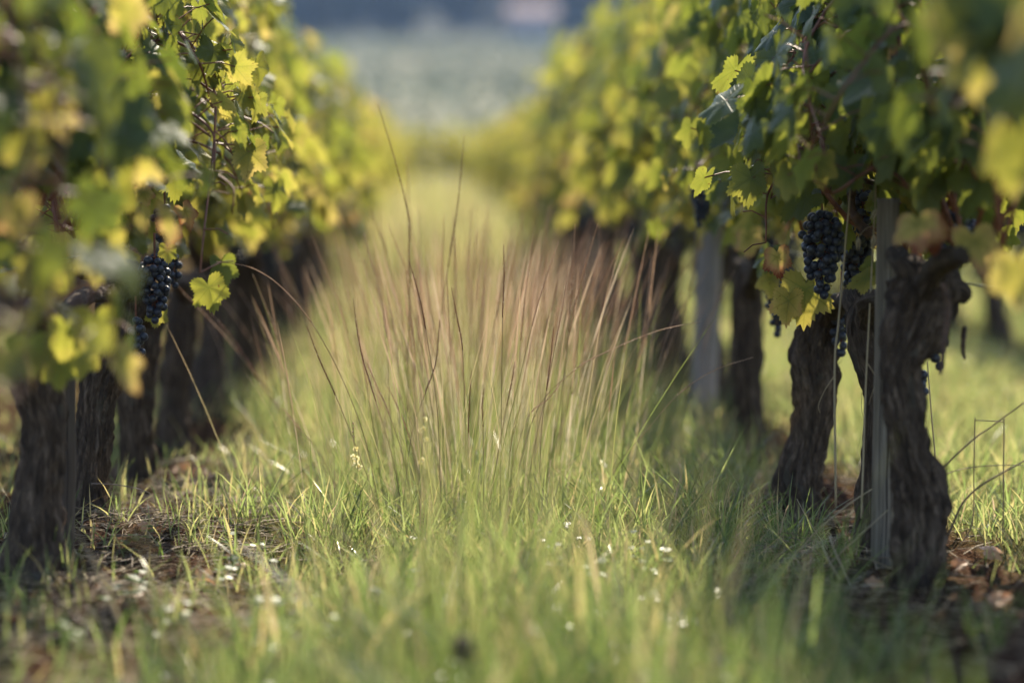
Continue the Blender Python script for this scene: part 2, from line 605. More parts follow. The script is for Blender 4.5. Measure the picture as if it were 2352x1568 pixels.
def hill_z(X, Y):
    base = slope_z(X, np.full_like(Y, 335.0)) - 0.5
    t = np.clip((Y - 335) / 230, 0, 1)
    return base + (62 + 10 * np.sin(X * 0.008 + 0.5)) * (t * t * (3 - 2 * t)) + 2.0 * np.sin(X * 0.05) * t


m_hill = plain("wood_floor", (0.02, 0.028, 0.02), 0.95, 0.4, 0.05)
grid_sheet("wooded_hill", np.linspace(-440, 460, 60), np.linspace(336, 620, 40), hill_z, m_hill, cover=False)


# ------------------------------------------------------------------ leaves
OUT_A = np.array([0, 14, 29, 42, 56, 70, 87, 104, 122, 140, 160, 172, 180.0])
OUT_R = np.array([1.0, 0.87, 0.67, 0.80, 0.91, 0.77, 0.60, 0.68, 0.74, 0.64, 0.46, 0.24, 0.12])


def leaf_template(nang, rings, teeth, amp):
    th = np.linspace(-180, 180, nang, endpoint=False)
    r = np.interp(np.abs(th), OUT_A, OUT_R)
    if teeth:
        saw = np.abs(((th / 360 * teeth) % 1) - 0.5) * 2
        r = r * (1 + amp * (saw - 0.5) * np.interp(np.abs(th), [0, 150, 180], [1, 1, 0]))
    pts = [np.zeros((1, 2))]
    for f in rings:
        rf = f * (r if f > 0.85 else (0.35 * r.mean() + 0.65 * r))
        pts.append(np.stack([rf * np.sin(np.radians(th)), rf * np.cos(np.radians(th))], -1))
    xy = np.concatenate(pts)
    j = np.arange(nang)
    jn = (j + 1) % nang
    tri = np.stack([np.zeros(nang, int), 1 + jn, 1 + j], -1)
    quads = []
    for k in range(len(rings) - 1):
        a, b = 1 + k * nang, 1 + (k + 1) * nang
        quads.append(np.stack([a + j, a + jn, b + jn, b + j], -1))
    return xy, tri, (np.concatenate(quads) if quads else np.zeros((0, 4), int))


T_HD = leaf_template(72, (0.4, 0.72, 1.0), 36, 0.14)
T_MD = leaf_template(40, (0.55, 1.0), 20, 0.12)
T_LD = leaf_template(16, (0.98,), 0, 0)


def unit(a):
    return a / (np.linalg.norm(a, axis=-1, keepdims=True) + 1e-9)


def add_leaves(mb, tmpl, pos, n, t, size, tint, rng, curl=1.0):
    """pos, n, t: (N,3) attach point, upper-side normal and tip direction; size (N,)"""
    xy, tri, quad = tmpl
    N, K = len(pos), len(xy)
    n = unit(n)
    t = unit(t - n * (t * n).sum(-1, keepdims=True))
    b = np.cross(t, n)
    x, y = xy[None, :, 0], xy[None, :, 1]
    rho2 = x * x + y * y
    ang = np.arctan2(x, y)
    q = lambda lo, hi: rng.uniform(lo, hi, (N, 1)) * curl
    wid = rng.uniform(0.85, 1.12, (N, 1))
    z = (-q(-0.1, 0.5) * x * x - q(-0.05, 0.55) * y * np.abs(y) + q(-0.05, 0.35) * np.abs(x)
         + q(0.02, 0.12) * np.sin(3 * ang + rng.uniform(0, 6.28, (N, 1))) * rho2
         + q(0.02, 0.09) * np.sin(7 * ang + rng.uniform(0, 6.28, (N, 1))) * rho2)
    X = x * wid * (1 - 0.12 * q(0, 1) * np.abs(x)) + q(-0.12, 0.12) * y * y
    s = size[:, None]
    V = pos[:, None, :] + (s * X)[:, :, None] * b[:, None, :] + (s * y)[:, :, None] * t[:, None, :] + (s * z)[:, :, None] * n[:, None, :]
    off = (np.arange(N) * K)[:, None, None]
    rndv = rng.uniform(0, 1, (N, 1)) * np.ones((1, K))
    luv = np.stack([np.broadcast_to(x, (N, K)), np.broadcast_to(y, (N, K)), rndv], -1).reshape(-1, 3)
    faces = [(tri[None] + off).reshape(-1, 3)]
    if len(quad):
        faces.append((quad[None] + off).reshape(-1, 4))
    mb.add(V.reshape(-1, 3), faces, tint=np.repeat(tint, K), luv=luv)


def make_canopy(rng, spacing, zb, zt, halfw, nshoot, size, tmean, tsd, yellow, tmpl, side_bias=0.0, petioles=True, step=0.05, z0=0.55, fill=60, clear=None):
    """leaves and canes of one vine, x across the row, y along it, z up from its foot.
    side_bias > 0 puts more leaves on the +x side"""
    leaf, cane = MB(), MB()
    pos, nor, tip = [], [], []
    for s in range(nshoot):
        y0 = rng.uniform(-0.62, 0.62) * spacing
        sd = 1.0 if rng.uniform(-1, 1) < side_bias else -1.0
        zs = z0 + rng.uniform(-0.05, 0.06)
        if rng.random() < 0.72:
            top = zt + rng.normal(0, 0.07)
            xe = sd * rng.uniform(0.1, 0.75) * halfw
            pts = [(0, y0 * 0.7, zs), (xe * 0.5, y0 * 0.9, zs + (top - zs) * 0.3), (xe, y0 + rng.normal(0, 0.06), zs + (top - zs) * 0.65),
                   (xe * rng.uniform(0.2, 1.1), y0 + rng.normal(0, 0.12), top)]
        else:
            hgt = rng.uniform(0.15, 0.55) * (zt - zs)
            end = rng.uniform(zb, zb + 0.3)
            pts = [(0, y0 * 0.7, zs), (sd * halfw * 0.5, y0, zs + hgt), (sd * halfw * 0.95, y0 + rng.normal(0, 0.08), zs + hgt * 0.75),
                   (sd * halfw * rng.uniform(0.95, 1.25), y0 + rng.normal(0, 0.12), end + 0.04)]
        path = catmull(pts, 16)
        cane.add(*tube(path, np.linspace(0.0042, 0.0016, 16), 5))
        L = np.linalg.norm(np.diff(path, axis=0), axis=1).sum()
        nl = max(3, int(L / step))
        for k in range(nl):
            f = (k + rng.uniform(0.2, 0.8)) / nl
            p = path[min(15, int(f * 15.99))]
            if p[2] < zb + 0.03:
                continue
            osd = sd if rng.random() < 0.72 else -sd
            d = np.array([osd * rng.uniform(0.3, 1.0), rng.normal(0, 0.65), rng.uniform(-0.25, 0.55)])
            d = d / np.linalg.norm(d) * rng.uniform(0.03, 0.095)
            q = p + d
            if petioles:
                cane.add(*tube(np.array([p, p + d * 0.6 + np.array([0, 0, 0.006]), q]), 0.0013, 4, caps=False))
            pos.append(q)
            nor.append([osd * rng.uniform(0.25, 1.1), rng.normal(0, 0.5), rng.uniform(0.0, 0.62)])
            tip.append([osd * rng.uniform(-0.1, 0.7), rng.normal(0, 0.5), -1 + rng.uniform(-0.2, 0.5)])
    for k in range(fill):
        sd = 1.0 if rng.uniform(-1, 1) < side_bias else -1.0
        z = rng.uniform(zb + 0.03, zt)
        pos.append([sd * halfw * rng.uniform(0.1, 0.95), rng.uniform(-0.6, 0.6) * spacing, z])
        nor.append([sd * rng.uniform(0.3, 1.1), rng.normal(0, 0.5), rng.uniform(0.1, 0.9)])
        tip.append([sd * rng.uniform(0, 0.6), rng.normal(0, 0.5), -1])
    pos, nor, tip = np.array(pos), np.array(nor), np.array(tip)
    if clear is not None:                      # room left free around the hanging bunches
        ok = ~clear(pos)
        pos, nor, tip = pos[ok], nor[ok], tip[ok]
    n = len(pos)
    sz = size * rng.uniform(0.62, 1.2, n)
    low = np.clip(1 - (pos[:, 2] - zb) / (0.45 * (zt - zb)), 0, 1)
    tint = np.clip(rng.normal(tmean, tsd, n) + 0.14 * low, 0.05, 0.62)
    yl = rng.random(n) < (yellow * (0.5 + 1.6 * low))
    tint = np.where(yl, rng.uniform(0.62, 0.87, n), tint)
    add_leaves(leaf, tmpl, pos, nor, tip, sz, tint, rng)
    return leaf, cane


# ------------------------------------------------------------------ trunks
def gnarl(path, rad, seg, rough, seed, twist=2.0):
    n = len(path)
    th = np.linspace(0, 2 * np.pi, seg, endpoint=False)
    ln = np.concatenate([[0], np.cumsum(np.linalg.norm(np.diff(path, axis=0), axis=1))])
    d = np.zeros((n, seg))
    for i in range(n):
        for j in range(seg):
            a = th[j] + twist * ln[i]
            p = Vector((math.cos(a) * 1.6, math.sin(a) * 1.6, ln[i] * 7 + seed * 11.3))
            q = Vector((math.cos(a) * 5.0, math.sin(a) * 5.0, ln[i] * 9 + seed * 3.1))
            u = Vector((math.cos(a) * 11.0, math.sin(a) * 11.0, ln[i] * 30 + seed))
            fb = Vector((math.cos(a) * 19.0, math.sin(a) * 19.0, ln[i] * 13 + seed * 2.0))
            d[i, j] = 0.13 * (0.35 - abs(mnoise.noise(fb))) + 0.28 * mnoise.noise(p) + 0.22 * (abs(mnoise.noise(q)) * 2 - 0.5) + 0.15 * mnoise.noise(u)
    return d * rad[:, None] * rough


def add_trunk(mb, pts, seg=28, n=70, rough=1.0, seed=0, strips=0, rng=None):
    """pts: (x, y, z, radius)"""
    c = catmull(np.asarray(pts, dtype=float), n)
    path, rad = c[:, :3], np.maximum(c[:, 3], 0.002)
    disp = gnarl(path, rad, seg, rough, seed)
    V, F = tube(path, rad, seg, disp)
    ln = np.concatenate([[0], np.cumsum(np.linalg.norm(np.diff(path, axis=0), axis=1))])
    th = np.linspace(0, 2 * np.pi, seg, endpoint=False)
    A, L = np.meshgrid(th, ln)
    luv = np.stack([np.cos(A + 2 * L) * 0.06, np.sin(A + 2 * L) * 0.06, L + seed], -1).reshape(-1, 3)
    luv = np.vstack([luv, [[0, 0, ln[0] + seed], [0, 0, ln[-1] + seed]]])
    mb.add(V, F, luv=luv)
    for k in range(strips):                    # loose fibres of peeling bark
        i = rng.integers(4, n - 10)
        j = rng.integers(0, seg)
        i2 = min(n - 1, i + rng.integers(5, 13))
        run = np.linspace(i, i2, 6)
        pp = []
        for q, f in enumerate(run):
            base = V[int(f) * seg + j]
            c0 = path[int(f)]
            outw = unit((base - c0)[None])[0]
            pp.append(base + outw * (0.0015 + 0.012 * rng.random() * (q / 5.0) ** 2))
        pp = np.array(pp)
        wd = rng.uniform(0.0015, 0.004)
        side = np.array([wd, 0, 0]) if abs(V[i * seg + j][0] - path[i][0]) < rad[i] * 0.7 else np.array([0, wd, 0])
        vv = np.concatenate([pp - side * np.linspace(1, 0.3, 6)[:, None], pp + side * np.linspace(1, 0.3, 6)[:, None]])
        ff = np.array([[a, a + 1, a + 7, a + 6] for a in range(5)])
        mb.add(vv, [ff], luv=np.concatenate([pp, pp]) * np.array([1, 1, 0.3]) + seed)


def px_trunk(rows, r):
    out = []
    for (u, v, hw) in rows:
        p = P(u, v, r)
        out.append((p[0], p[1], p[2], hw * PX * r))
    return out


def generic_trunk(rng, h=0.56, r0=0.048):
    lx, ly = rng.normal(0, 0.03), rng.normal(0, 0.05)
    return [(0, 0, -0.06, r0 * 1.5), (0.0, 0.0, 0.02, r0 * 1.25), (lx * 0.7, ly * 0.5, h * 0.3, r0 * 0.92), (lx, ly, h * 0.6, r0 * 0.9),
            (lx * 0.5, ly * 1.2, h * 0.85, r0 * 1.2), (0, ly, h, r0 * 1.15), (0, ly, h + 0.05, r0 * 0.5)]


def head_arms(rng, top, spread):
    """two short old arms leaving the head along the row"""
    res = []
    for sg in (-1, 1):
        L = spread * rng.uniform(0.35, 0.55)
        res.append([(top[0], top[1], top[2] - 0.03, 0.024), (top[0] + rng.normal(0, 0.01), top[1] + sg * L * 0.4, top[2] + 0.02, 0.019),
                    (top[0] + rng.normal(0, 0.02), top[1] + sg * L, top[2] + rng.uniform(0.0, 0.05), 0.011)])
    return res


# ------------------------------------------------------------------ grape bunches
def berry_points(rng, length, width, d, n):
    pts = []
    tries = 0
    while len(pts) < n and tries < 9000:
        tries += 1
        f = rng.random()
        rad = width * 0.5 * (np.interp(f, [0, 0.18, 0.45, 0.75, 1.0], [0.45, 1.0, 0.92, 0.62, 0.12]))
        a = rng.uniform(0, 2 * np.pi)
        rr = rad * math.sqrt(rng.uniform(0.25, 1))
        p = np.array([rr * math.cos(a), rr * math.sin(a), -f * length])
        if all(np.linalg.norm(p - q) > d * 0.86 for q in pts):
            pts.append(p)
    return np.array(pts)


def ico(sub):
    import bmesh
    bm = bmesh.new()
    bmesh.ops.create_icosphere(bm, subdivisions=sub, radius=1)
    V = np.array([v.co[:] for v in bm.verts])
    F = np.array([[v.index for v in f.verts] for f in bm.faces])
    bm.free()
    return V, F


ICO1, ICO2, ICO3 = ico(1), ico(2), ico(3)
_mb = MB()
_mb.add(ICO3[0] * np.array([1, 1, 1.06]), [ICO3[1]])
BERRY_ME = _mb.mesh("berry", M_BERRY)


def rachis(mb, pts, length, rng, stem=None):
    path = np.array([[0, 0, 0.045], [0, 0, 0.0], [0, 0, -length * 0.5], [0, 0, -length * 0.98]]) if stem is None else stem
    mb.add(*tube(catmull(path, 14), np.linspace(0.0022, 0.001, 14), 6))
    for p in pts:
        a = np.array([0, 0, min(0.0, p[2] + 0.012)])
        mb.add(*tube(np.array([a, a * 0.5 + p * 0.5 + np.array([0, 0, 0.003]), p]), 0.0007, 4, caps=False))


def grape_bunch(parent, base, at, length, width, n, seed, individual, d=0.0155, label=None):
    rng = np.random.default_rng(seed)
    pts = berry_points(rng, length, width, d, n)
    off = np.asarray(at) - np.asarray(base)
    if individual:
        mb = MB()
        rachis(mb, pts, length, rng)
        o = mb.build("grape_bunch", M_RACHIS, parent)
        o.location = off
        for p in pts:
            b = link("berry", BERRY_ME, o)
            b.location = p
            b.scale = [d * 0.5 * rng.uniform(0.9, 1.08)] * 3
            b.rotation_euler = rng.uniform(0, 6, 3)
    else:
        mb = MB()
        for p in pts:
            mb.add(ICO2[0] * d * 0.5 * rng.uniform(0.9, 1.08) + p, [ICO2[1]])
        o = mb.build("grape_bunch", M_BERRY, parent)
        o.location = off
        st = MB()
        rachis(st, pts[::3], length, rng)
        st.build("bunch_stem", M_RACHIS, o)
    if label:
        o["label"] = label
    return o


# spots on the alley side that hold free hanging bunches: (top of the bunch, row side, length towards the near end, height above)
FREE = [(P(1888, 480, 0.955), 1, 0.75, 0.055), (P(355, 575, 0.99), -1, 1.0, 0.03), (P(1962, 505, 0.985), 1, 0.7, 0.02)]

# ------------------------------------------------------------------ the vines beside the alley that the photo shows one by one
def near_vine(row, trunk_rows, r, label, seed, spacing, canopy, extra_arms=(), rough=1.0, strips=40, seg=30):
    rng = np.random.default_rng(seed)
    pts = px_trunk(trunk_rows, r)
    bx, by = pts[0][0], pts[0][1]
    base = np.array([bx, by, float(gz(bx, by))])
    # the foot goes a little into the earth
    x, y, z, rad = pts[0]
    pts[0] = (x, y, min(z, base[2] - 0.03), rad)
    t = thing("grapevine", base, label, "grapevine", "vines along the right row" if row > 0 else "vines along the left row")
    mb = MB()
    add_trunk(mb, pts, seg, 150 if seg > 30 else 90, rough, seed, strips, rng)
    top = np.array(pts[-1][:3])
    for a in head_arms(rng, top - np.array([0, 0, 0.02]), spacing):
        add_trunk(mb, a, 12, 16, 1.2, seed + 3)
    for a in extra_arms:
        add_trunk(mb, px_trunk(a, r), 14, 24, 1.2, seed + 5, 4, rng)
    mb.build("trunk", M_BARK, t, base)
    cx = RX if row > 0 else LX
    def clear(p):
        wx, wy, wz = p[:, 0] + cx, p[:, 1] + base[1], p[:, 2] + base[2]
        hit = np.zeros(len(p), bool)
        for (b, sgn, reach, up) in FREE:
            k = np.clip((b[1] - wy) / max(b[1], 1e-3), 0, 1)
            hit |= (wy < b[1] + 0.03) & (wy > b[1] - reach) & (sgn * (wx - b[0] * (1 - k)) < 0.075) & (wz < b[2] + up) & (wz > b[2] - 0.30)
        return hit

    leaf, cane = make_canopy(rng, clear=clear, **canopy)
    o = leaf.build("foliage", M_LEAF, t)
    o.location = (cx - base[0], 0, 0)
    c = cane.build("canes", M_CANE, t)
    c.location = (cx - base[0], 0, 0)
    return t, base


rc = dict(spacing=0.62, zb=0.50, zt=1.34, halfw=0.24, nshoot=20, size=0.057, tmean=0.27, tsd=0.13, yellow=0.06, tmpl=T_HD, side_bias=-0.45, z0=0.58, fill=60)
lc = dict(spacing=0.72, zb=0.50, zt=1.28, halfw=0.25, nshoot=26, size=0.046, tmean=0.50, tsd=0.12, yellow=0.13, tmpl=T_HD, side_bias=0.45, z0=0.60, fill=60)


def dd(d, **k):
    e = dict(d)
    e.update(k)
    return e


VR0, B_R0 = near_vine(1, [(2700, 2050, 80), (2680, 1800, 66), (2670, 1500, 62), (2690, 1200, 60), (2700, 900, 80), (2690, 780, 60)], 0.60,
    "nearest vine at the right edge, only its blurred yellow and dark leaves in view", 11, 0.8, dd(rc, spacing=0.85, yellow=0.14, nshoot=26, zt=1.4, zb=0.62, halfw=0.22), strips=0)
VR1, B_R1 = near_vine(1, [(2105, 1440, 60), (2103, 1369, 52), (2108, 1246, 50), (2108, 1130, 54), (2092, 1050, 47), (2078, 960, 44), (2066, 850, 45),
                          (2082, 780, 56), (2110, 715, 64), (2122, 650, 60), (2115, 600, 36)], 0.845,
    "thick gnarled vine with a knobbly head, in front of the cracked grey post", 12, 0.62, dd(rc, zb=0.60),
    extra_arms=[[(2125, 690, 46), (2170, 672, 40), (2205, 676, 28), (2222, 690, 12)], [(2110, 640, 40), (2085, 610, 30), (2070, 590, 14)]], rough=1.6, strips=170, seg=72)
VR2, B_R2 = near_vine(1, [(1998, 1262, 44), (2000, 1150, 28), (2006, 1000, 23), (2010, 900, 28), (1992, 805, 42), (1987, 740, 40), (2002, 690, 30)], 0.935,
    "slender crooked vine half hidden behind the cracked grey post", 13, 0.55, dd(rc, spacing=0.55, nshoot=18, zb=0.50), rough=1.2, strips=60)
VR3, B_R3 = near_vine(1, [(1848, 1245, 66), (1838, 1160, 52), (1835, 1100, 48), (1858, 1000, 37), (1870, 900, 50), (1868, 820, 55), (1880, 750, 50), (1900, 690, 40)], 1.045,
    "leaning vine with a curved foot, next behind the cracked grey post", 14, 0.62, dd(rc, nshoot=20, tmean=0.30, zb=0.50), rough=1.2, strips=80, seg=56)
VR4, B_R4 = near_vine(1, [(1730, 1110, 32), (1727, 1020, 29), (1719, 900, 27), (1718, 800, 30), (1715, 700, 31), (1722, 625, 30)], 1.25,
    "straight dark vine between the leaning vine and the pale blurred post", 15, 0.75, dd(rc, spacing=0.8, nshoot=20, tmean=0.36, zb=0.50, yellow=0.09), strips=10)

VL0, B_L0 = near_vine(-1, [(-330, 1800, 90), (-320, 1600, 70), (-300, 1300, 66), (-290, 1000, 70), (-270, 850, 80), (-260, 780, 50)], 0.655,
    "nearest vine at the left edge, its large blurred yellow leaves hanging low", 21, 0.85, dd(lc, spacing=0.95, zb=0.37,  nshoot=32, tmean=0.20, zt=1.4, yellow=0.13, halfw=0.215), strips=0)  # edge darkening put into the leaf tint; extra shoots added to block light
VL1, B_L1 = near_vine(-1, [(78, 1395, 104), (80, 1310, 74), (90, 1150, 52), (104, 1000, 47), (92, 880, 58), (105, 790, 66), (130, 700, 44)], 0.87,
    "dark thick vine at far left with a brown post at its side", 22, 0.75, dd(lc, zb=0.33, halfw=0.28, spacing=0.75, tmean=0.27, nshoot=32), strips=50, seg=36)  # leaf tint lowered here too, painting in the dark left edge
VL2, B_L2 = near_vine(-1, [(192, 1235, 70), (198, 1150, 46), (214, 1010, 40), (226, 890, 40), (262, 780, 50), (285, 690, 54), (292, 630, 36)], 1.02,
    "sharp shaggy barked vine with sunlit leaves, second trunk from left", 23, 0.65, dd(lc, spacing=0.66, nshoot=26, zb=0.47), rough=1.3, strips=170, seg=60)
VL3, B_L3 = near_vine(-1, [(300, 1160, 66), (312, 1060, 40), (310, 950, 40), (313, 850, 42), (330, 760, 40), (342, 690, 34)], 1.15,
    "dark vine just behind the sharp shaggy one in the left row", 24, 0.7, dd(lc, spacing=0.72, zb=0.50), strips=20)
VL4, B_L4 = near_vine(-1, [(402, 1060, 46), (400, 960, 36), (405, 860, 34), (415, 780, 36), (420, 700, 32), (425, 640, 28)], 1.335,
    "fourth dark vine of the left row, beside the first soft blurred ones", 25, 0.8, dd(lc, spacing=0.85, nshoot=20, zb=0.50), strips=5)

# ------------------------------------------------------------------ the rest of the rows: a few vines, copied with all their parts
def far_vine_parts(seed, tm, yl, bunches, zb=0.50):
    rng = np.random.default_rng(seed)
    t = MB()
    pts = generic_trunk(rng)
    add_trunk(t, pts, 16, 34, 1.1, seed)
    for a in head_arms(rng, np.array(pts[-1][:3]), 0.9):
        add_trunk(t, a, 8, 8, 1.0, seed + 2)
    lf, cn = make_canopy(rng, 0.92, zb, 1.30, 0.25, 22, 0.066, tm, 0.12, yl, T_MD, 0.0, False, 0.058, 0.58, 60)
    bms = []
    for k in range(bunches):
        bm_ = MB()
        p0 = np.array([rng.choice([-1, 1]) * rng.uniform(0.05, 0.12), rng.uniform(-0.3, 0.3), rng.uniform(0.52, 0.62)])
        for p in berry_points(rng, 0.13, 0.075, 0.0165, 45):
            bm_.add(ICO1[0] * 0.0082 + p + p0, [ICO1[1]])
        bms.append(("grape_bunch", bm_.mesh("grape_bunch", M_BERRY)))
    return [("trunk", t.mesh("trunk", M_BARK)), ("foliage", lf.mesh("foliage", M_LEAF_DIST if zb < 0.3 else M_LEAF_FAR)), ("canes", cn.mesh("canes", M_CANE))] + bms


PROTO = [far_vine_parts(100 + k, tm, yl, 4) for k, (tm, yl) in enumerate([(0.46, 0.12), (0.50, 0.18), (0.42, 0.10), (0.54, 0.2), (0.48, 0.15), (0.44, 0.12)])]


PROTO += [far_vine_parts(200 + k, 0.57, 0.24, 2, 0.08) for k in range(3)]


PROTO += [far_vine_parts(300 + k, 0.30, 0.08, 2, 0.14) for k in range(2)]  # shade painted in: darker leaf tint, canopy lowered to keep the gap dark
for q_ in (9, 10):
    PROTO[q_][1][1].materials[0] = M_LEAF_FAR


def far_vine(x, y, k, label, group, flip):
    z = float(gz(x, y))
    t = thing("grapevine", (x, y, z), label, "grapevine", group)
    t.rotation_euler = (0, 0, math.pi if flip else 0)
    for nm, me in PROTO[k]:
        link(nm, me, t)
    t.scale = (1, 1, random.uniform(0.94, 1.05) * (0.93 if x < 0 and y < 15 else 1.02 if y < 15 else 0.92))
    if y > 15:
        t.scale.x = 0.74
    return t


def fill_row(x, y0, y1, step, label_fn, group):
    y = y0
    i = 0
    while y < y1:
        far_vine(x + random.gauss(0, 0.02), y + random.gauss(0, 0.05), (9 + random.randrange(2)) if x < -1.5 else random.randrange(6) if y < 15 else 6 + random.randrange(3), label_fn(y), group, random.random() < 0.5)
        y += step
        i += 1


def lab_right(y):
    if y < 7:
        return "first soft blurred vine behind the pale blurred post"
    if y < 14:
        return "blurred vine with dark hanging grapes in the middle of the right row"
    return "far blurred vine in the right row, a yellow green haze of leaves"


def lab_left(y):
    if y < 7.5:
        return "first soft blurred vine after the four dark trunks at left"
    if y < 14:
        return "blurred sunlit vine in the middle of the left row"
    return "far blurred vine in the left row, a yellow green haze of leaves"


fill_row(RX, 6.62, 47, 0.92, lab_right, "vines along the right row")
fill_row(LX, 7.0, 47, 0.92, lab_left, "vines along the left row")
fill_row(RX + PITCHX, 3.5, 34, 0.95, lambda y: "dim vine in the next row beyond the right row", "vines in the row beyond the right")
fill_row(LX - PITCHX, 3.5, 34, 0.95, lambda y: "shaded vine in the next row beyond the left row", "vines in the row beyond the left")
fill_row(RX + 2 * PITCHX, 9.0, 30, 0.98, lambda y: "far vine two rows beyond the right row", "vines two rows to the right")

# vines planted crosswise at the end of the alley
for i, xx in enumerate(np.arange(-4.2, 5.0, 0.8)):
    v = far_vine(xx, 49.5 + random.gauss(0, 0.1), 6 + i % 3, "pale yellow vine in the cross row closing the far end of the alley", "vines across the far end", False)
    v.rotation_euler = (0, 0, math.pi / 2)
    v.scale = (1.1, 1.0, 1.08)

# ------------------------------------------------------------------ posts and wires
def post(label, top, foot, r_top, r_foot, m, group, crack=True, seed=1, seg=36):
    base = np.array([foot[0], foot[1], float(gz(foot[0], foot[1]))])
    t = thing("wooden_post", base, label, "post", group)
    rng = np.random.default_rng(seed)
    n = 60
    f = np.array(foot, dtype=float)
    f[2] = base[2] - 0.12
    path = catmull([f, (f + top) / 2 + np.array([rng.normal(0, 0.003), 0, 0]), np.array(top)], n)
    rad = np.linspace(r_foot, r_top, n)
    th = np.linspace(0, 2 * np.pi, seg, endpoint=False)
    d = np.zeros((n, seg))
    for i in range(n):
        for j in range(seg):
            d[i, j] = rad[i] * (0.05 * mnoise.noise(Vector((math.cos(th[j]) * 2, math.sin(th[j]) * 2, i * 0.07 + seed)))
                                + 0.03 * mnoise.noise(Vector((math.cos(th[j]) * 9, math.sin(th[j]) * 9, i * 0.1 + seed))))
    # drying cracks: narrow grooves that wander down the post
    V, F = tube(path, rad, seg, d)
    mb = MB()
    mb.add(V, F)
    mb.build("post_shaft", m, t, base)
    if crack:
        ck = MB()
        tdir = unit((np.array(top) - f)[None])[0]
        for (a0, lo, hi, wd) in crack:
            pp = []
            for q in np.linspace(lo, hi, 26):
                c = path[min(n - 1, int(q * (n - 1)))]
                a = a0 + 0.10 * mnoise.noise(Vector((q * 9, seed, 0)))
                rr = rad[min(n - 1, int(q * (n - 1)))] * 0.995
                pp.append(c + rr * np.array([math.cos(a), math.sin(a), 0]))
            ck.add(*tube(np.array(pp), wd * np.sin(np.linspace(0.25, math.pi - 0.1, 26)), 5))
        ck.build("crack", M_DARKHEAD, t, base)
    return t


pt, pf = P(2040, 455, 0.885), P(2024, 1262, 0.885)
post("slim weathered grey post with a long crack, beside the gnarled vine", pt, pf, 26 * PX * 0.885, 27 * PX * 0.885, M_POST, "trellis posts",
     crack=[(R(-84), 0.12, 0.97, 0.0016), (R(-60), 0.2, 0.6, 0.0007), (R(-125), 0.3, 0.85, 0.0006), (R(-105), 0.05, 0.4, 0.0006)])
pt, pf = P(1633, 470, 1.485), P(1611, 985, 1.485)
post("pale blurred post further along the right row", pt, pf, 29 * PX * 1.485, 30 * PX * 1.485, M_POST_PALE, "trellis posts",
     crack=[(R(-95), 0.1, 0.9, 0.0012)], seed=2)
pt, pf = P(150, 700, 0.90), P(141, 1252, 0.90)
post("brown post pressed against the dark thick vine at far left", pt, pf, 19 * PX * 0.9, 20 * PX * 0.9, M_POST_BROWN, "trellis posts",
     crack=[(R(-80), 0.1, 0.9, 0.001)], seed=3)
for yy in (12.6, 18.6, 25.0):
    for rx, sidew in ((RX, "right"), (LX, "left")):
        g = float(gz(rx, yy))
        post("far blurred post among the vines of the %s row" % sidew, np.array([rx + 0.02, yy, g + 1.0]), np.array([rx, yy, g]), 0.032, 0.034, M_POST_PALE,
             "far posts of the %s row" % sidew, crack=[(R(-90), 0.1, 0.9, 0.001)], seed=int(yy), seg=16)


def wire(x, h, label, seed):
    ysamp = np.linspace(1.6, 47, 120)
    path = np.stack([x + 0.004 * np.sin(ysamp * 3 + seed), ysamp, gslope(ysamp) + h + 0.006 * np.sin(ysamp * 1.1 + seed)], -1)
    mb = MB()
    mb.add(*tube(path, 0.0016, 6))
    tag(mb.build("trellis_wire", M_WIRE), label, "wire", "trellis wires")


wire(RX + 0.035, 0.50, "lower grey trellis wire of the right row, running past the gnarled vine head", 0)
wire(RX + 0.02, 0.88, "upper grey trellis wire hidden among the leaves of the right row", 1)
wire(LX - 0.03, 0.52, "lower grey trellis wire of the left row, behind the trunks", 2)
wire(LX - 0.02, 0.90, "upper grey trellis wire hidden among the leaves of the left row", 3)


# ------------------------------------------------------------------ single leaves, canes and bunches the photo shows clearly
def special_leaf(parent, base, u, v, r, size_px, tint, nrm, tip, seed, label=None, curl=0.9, name="vine_leaf"):
    rng = np.random.default_rng(seed)
    mb = MB()
    add_leaves(mb, T_HD, np.array([P(u, v, r)]), np.array([nrm], dtype=float), np.array([tip], dtype=float),
               np.array([size_px * PX * r]), np.array([tint]), rng, curl)
    o = mb.build(name, M_LEAF, parent, base)
    if label:
        o["label"] = label
    return o


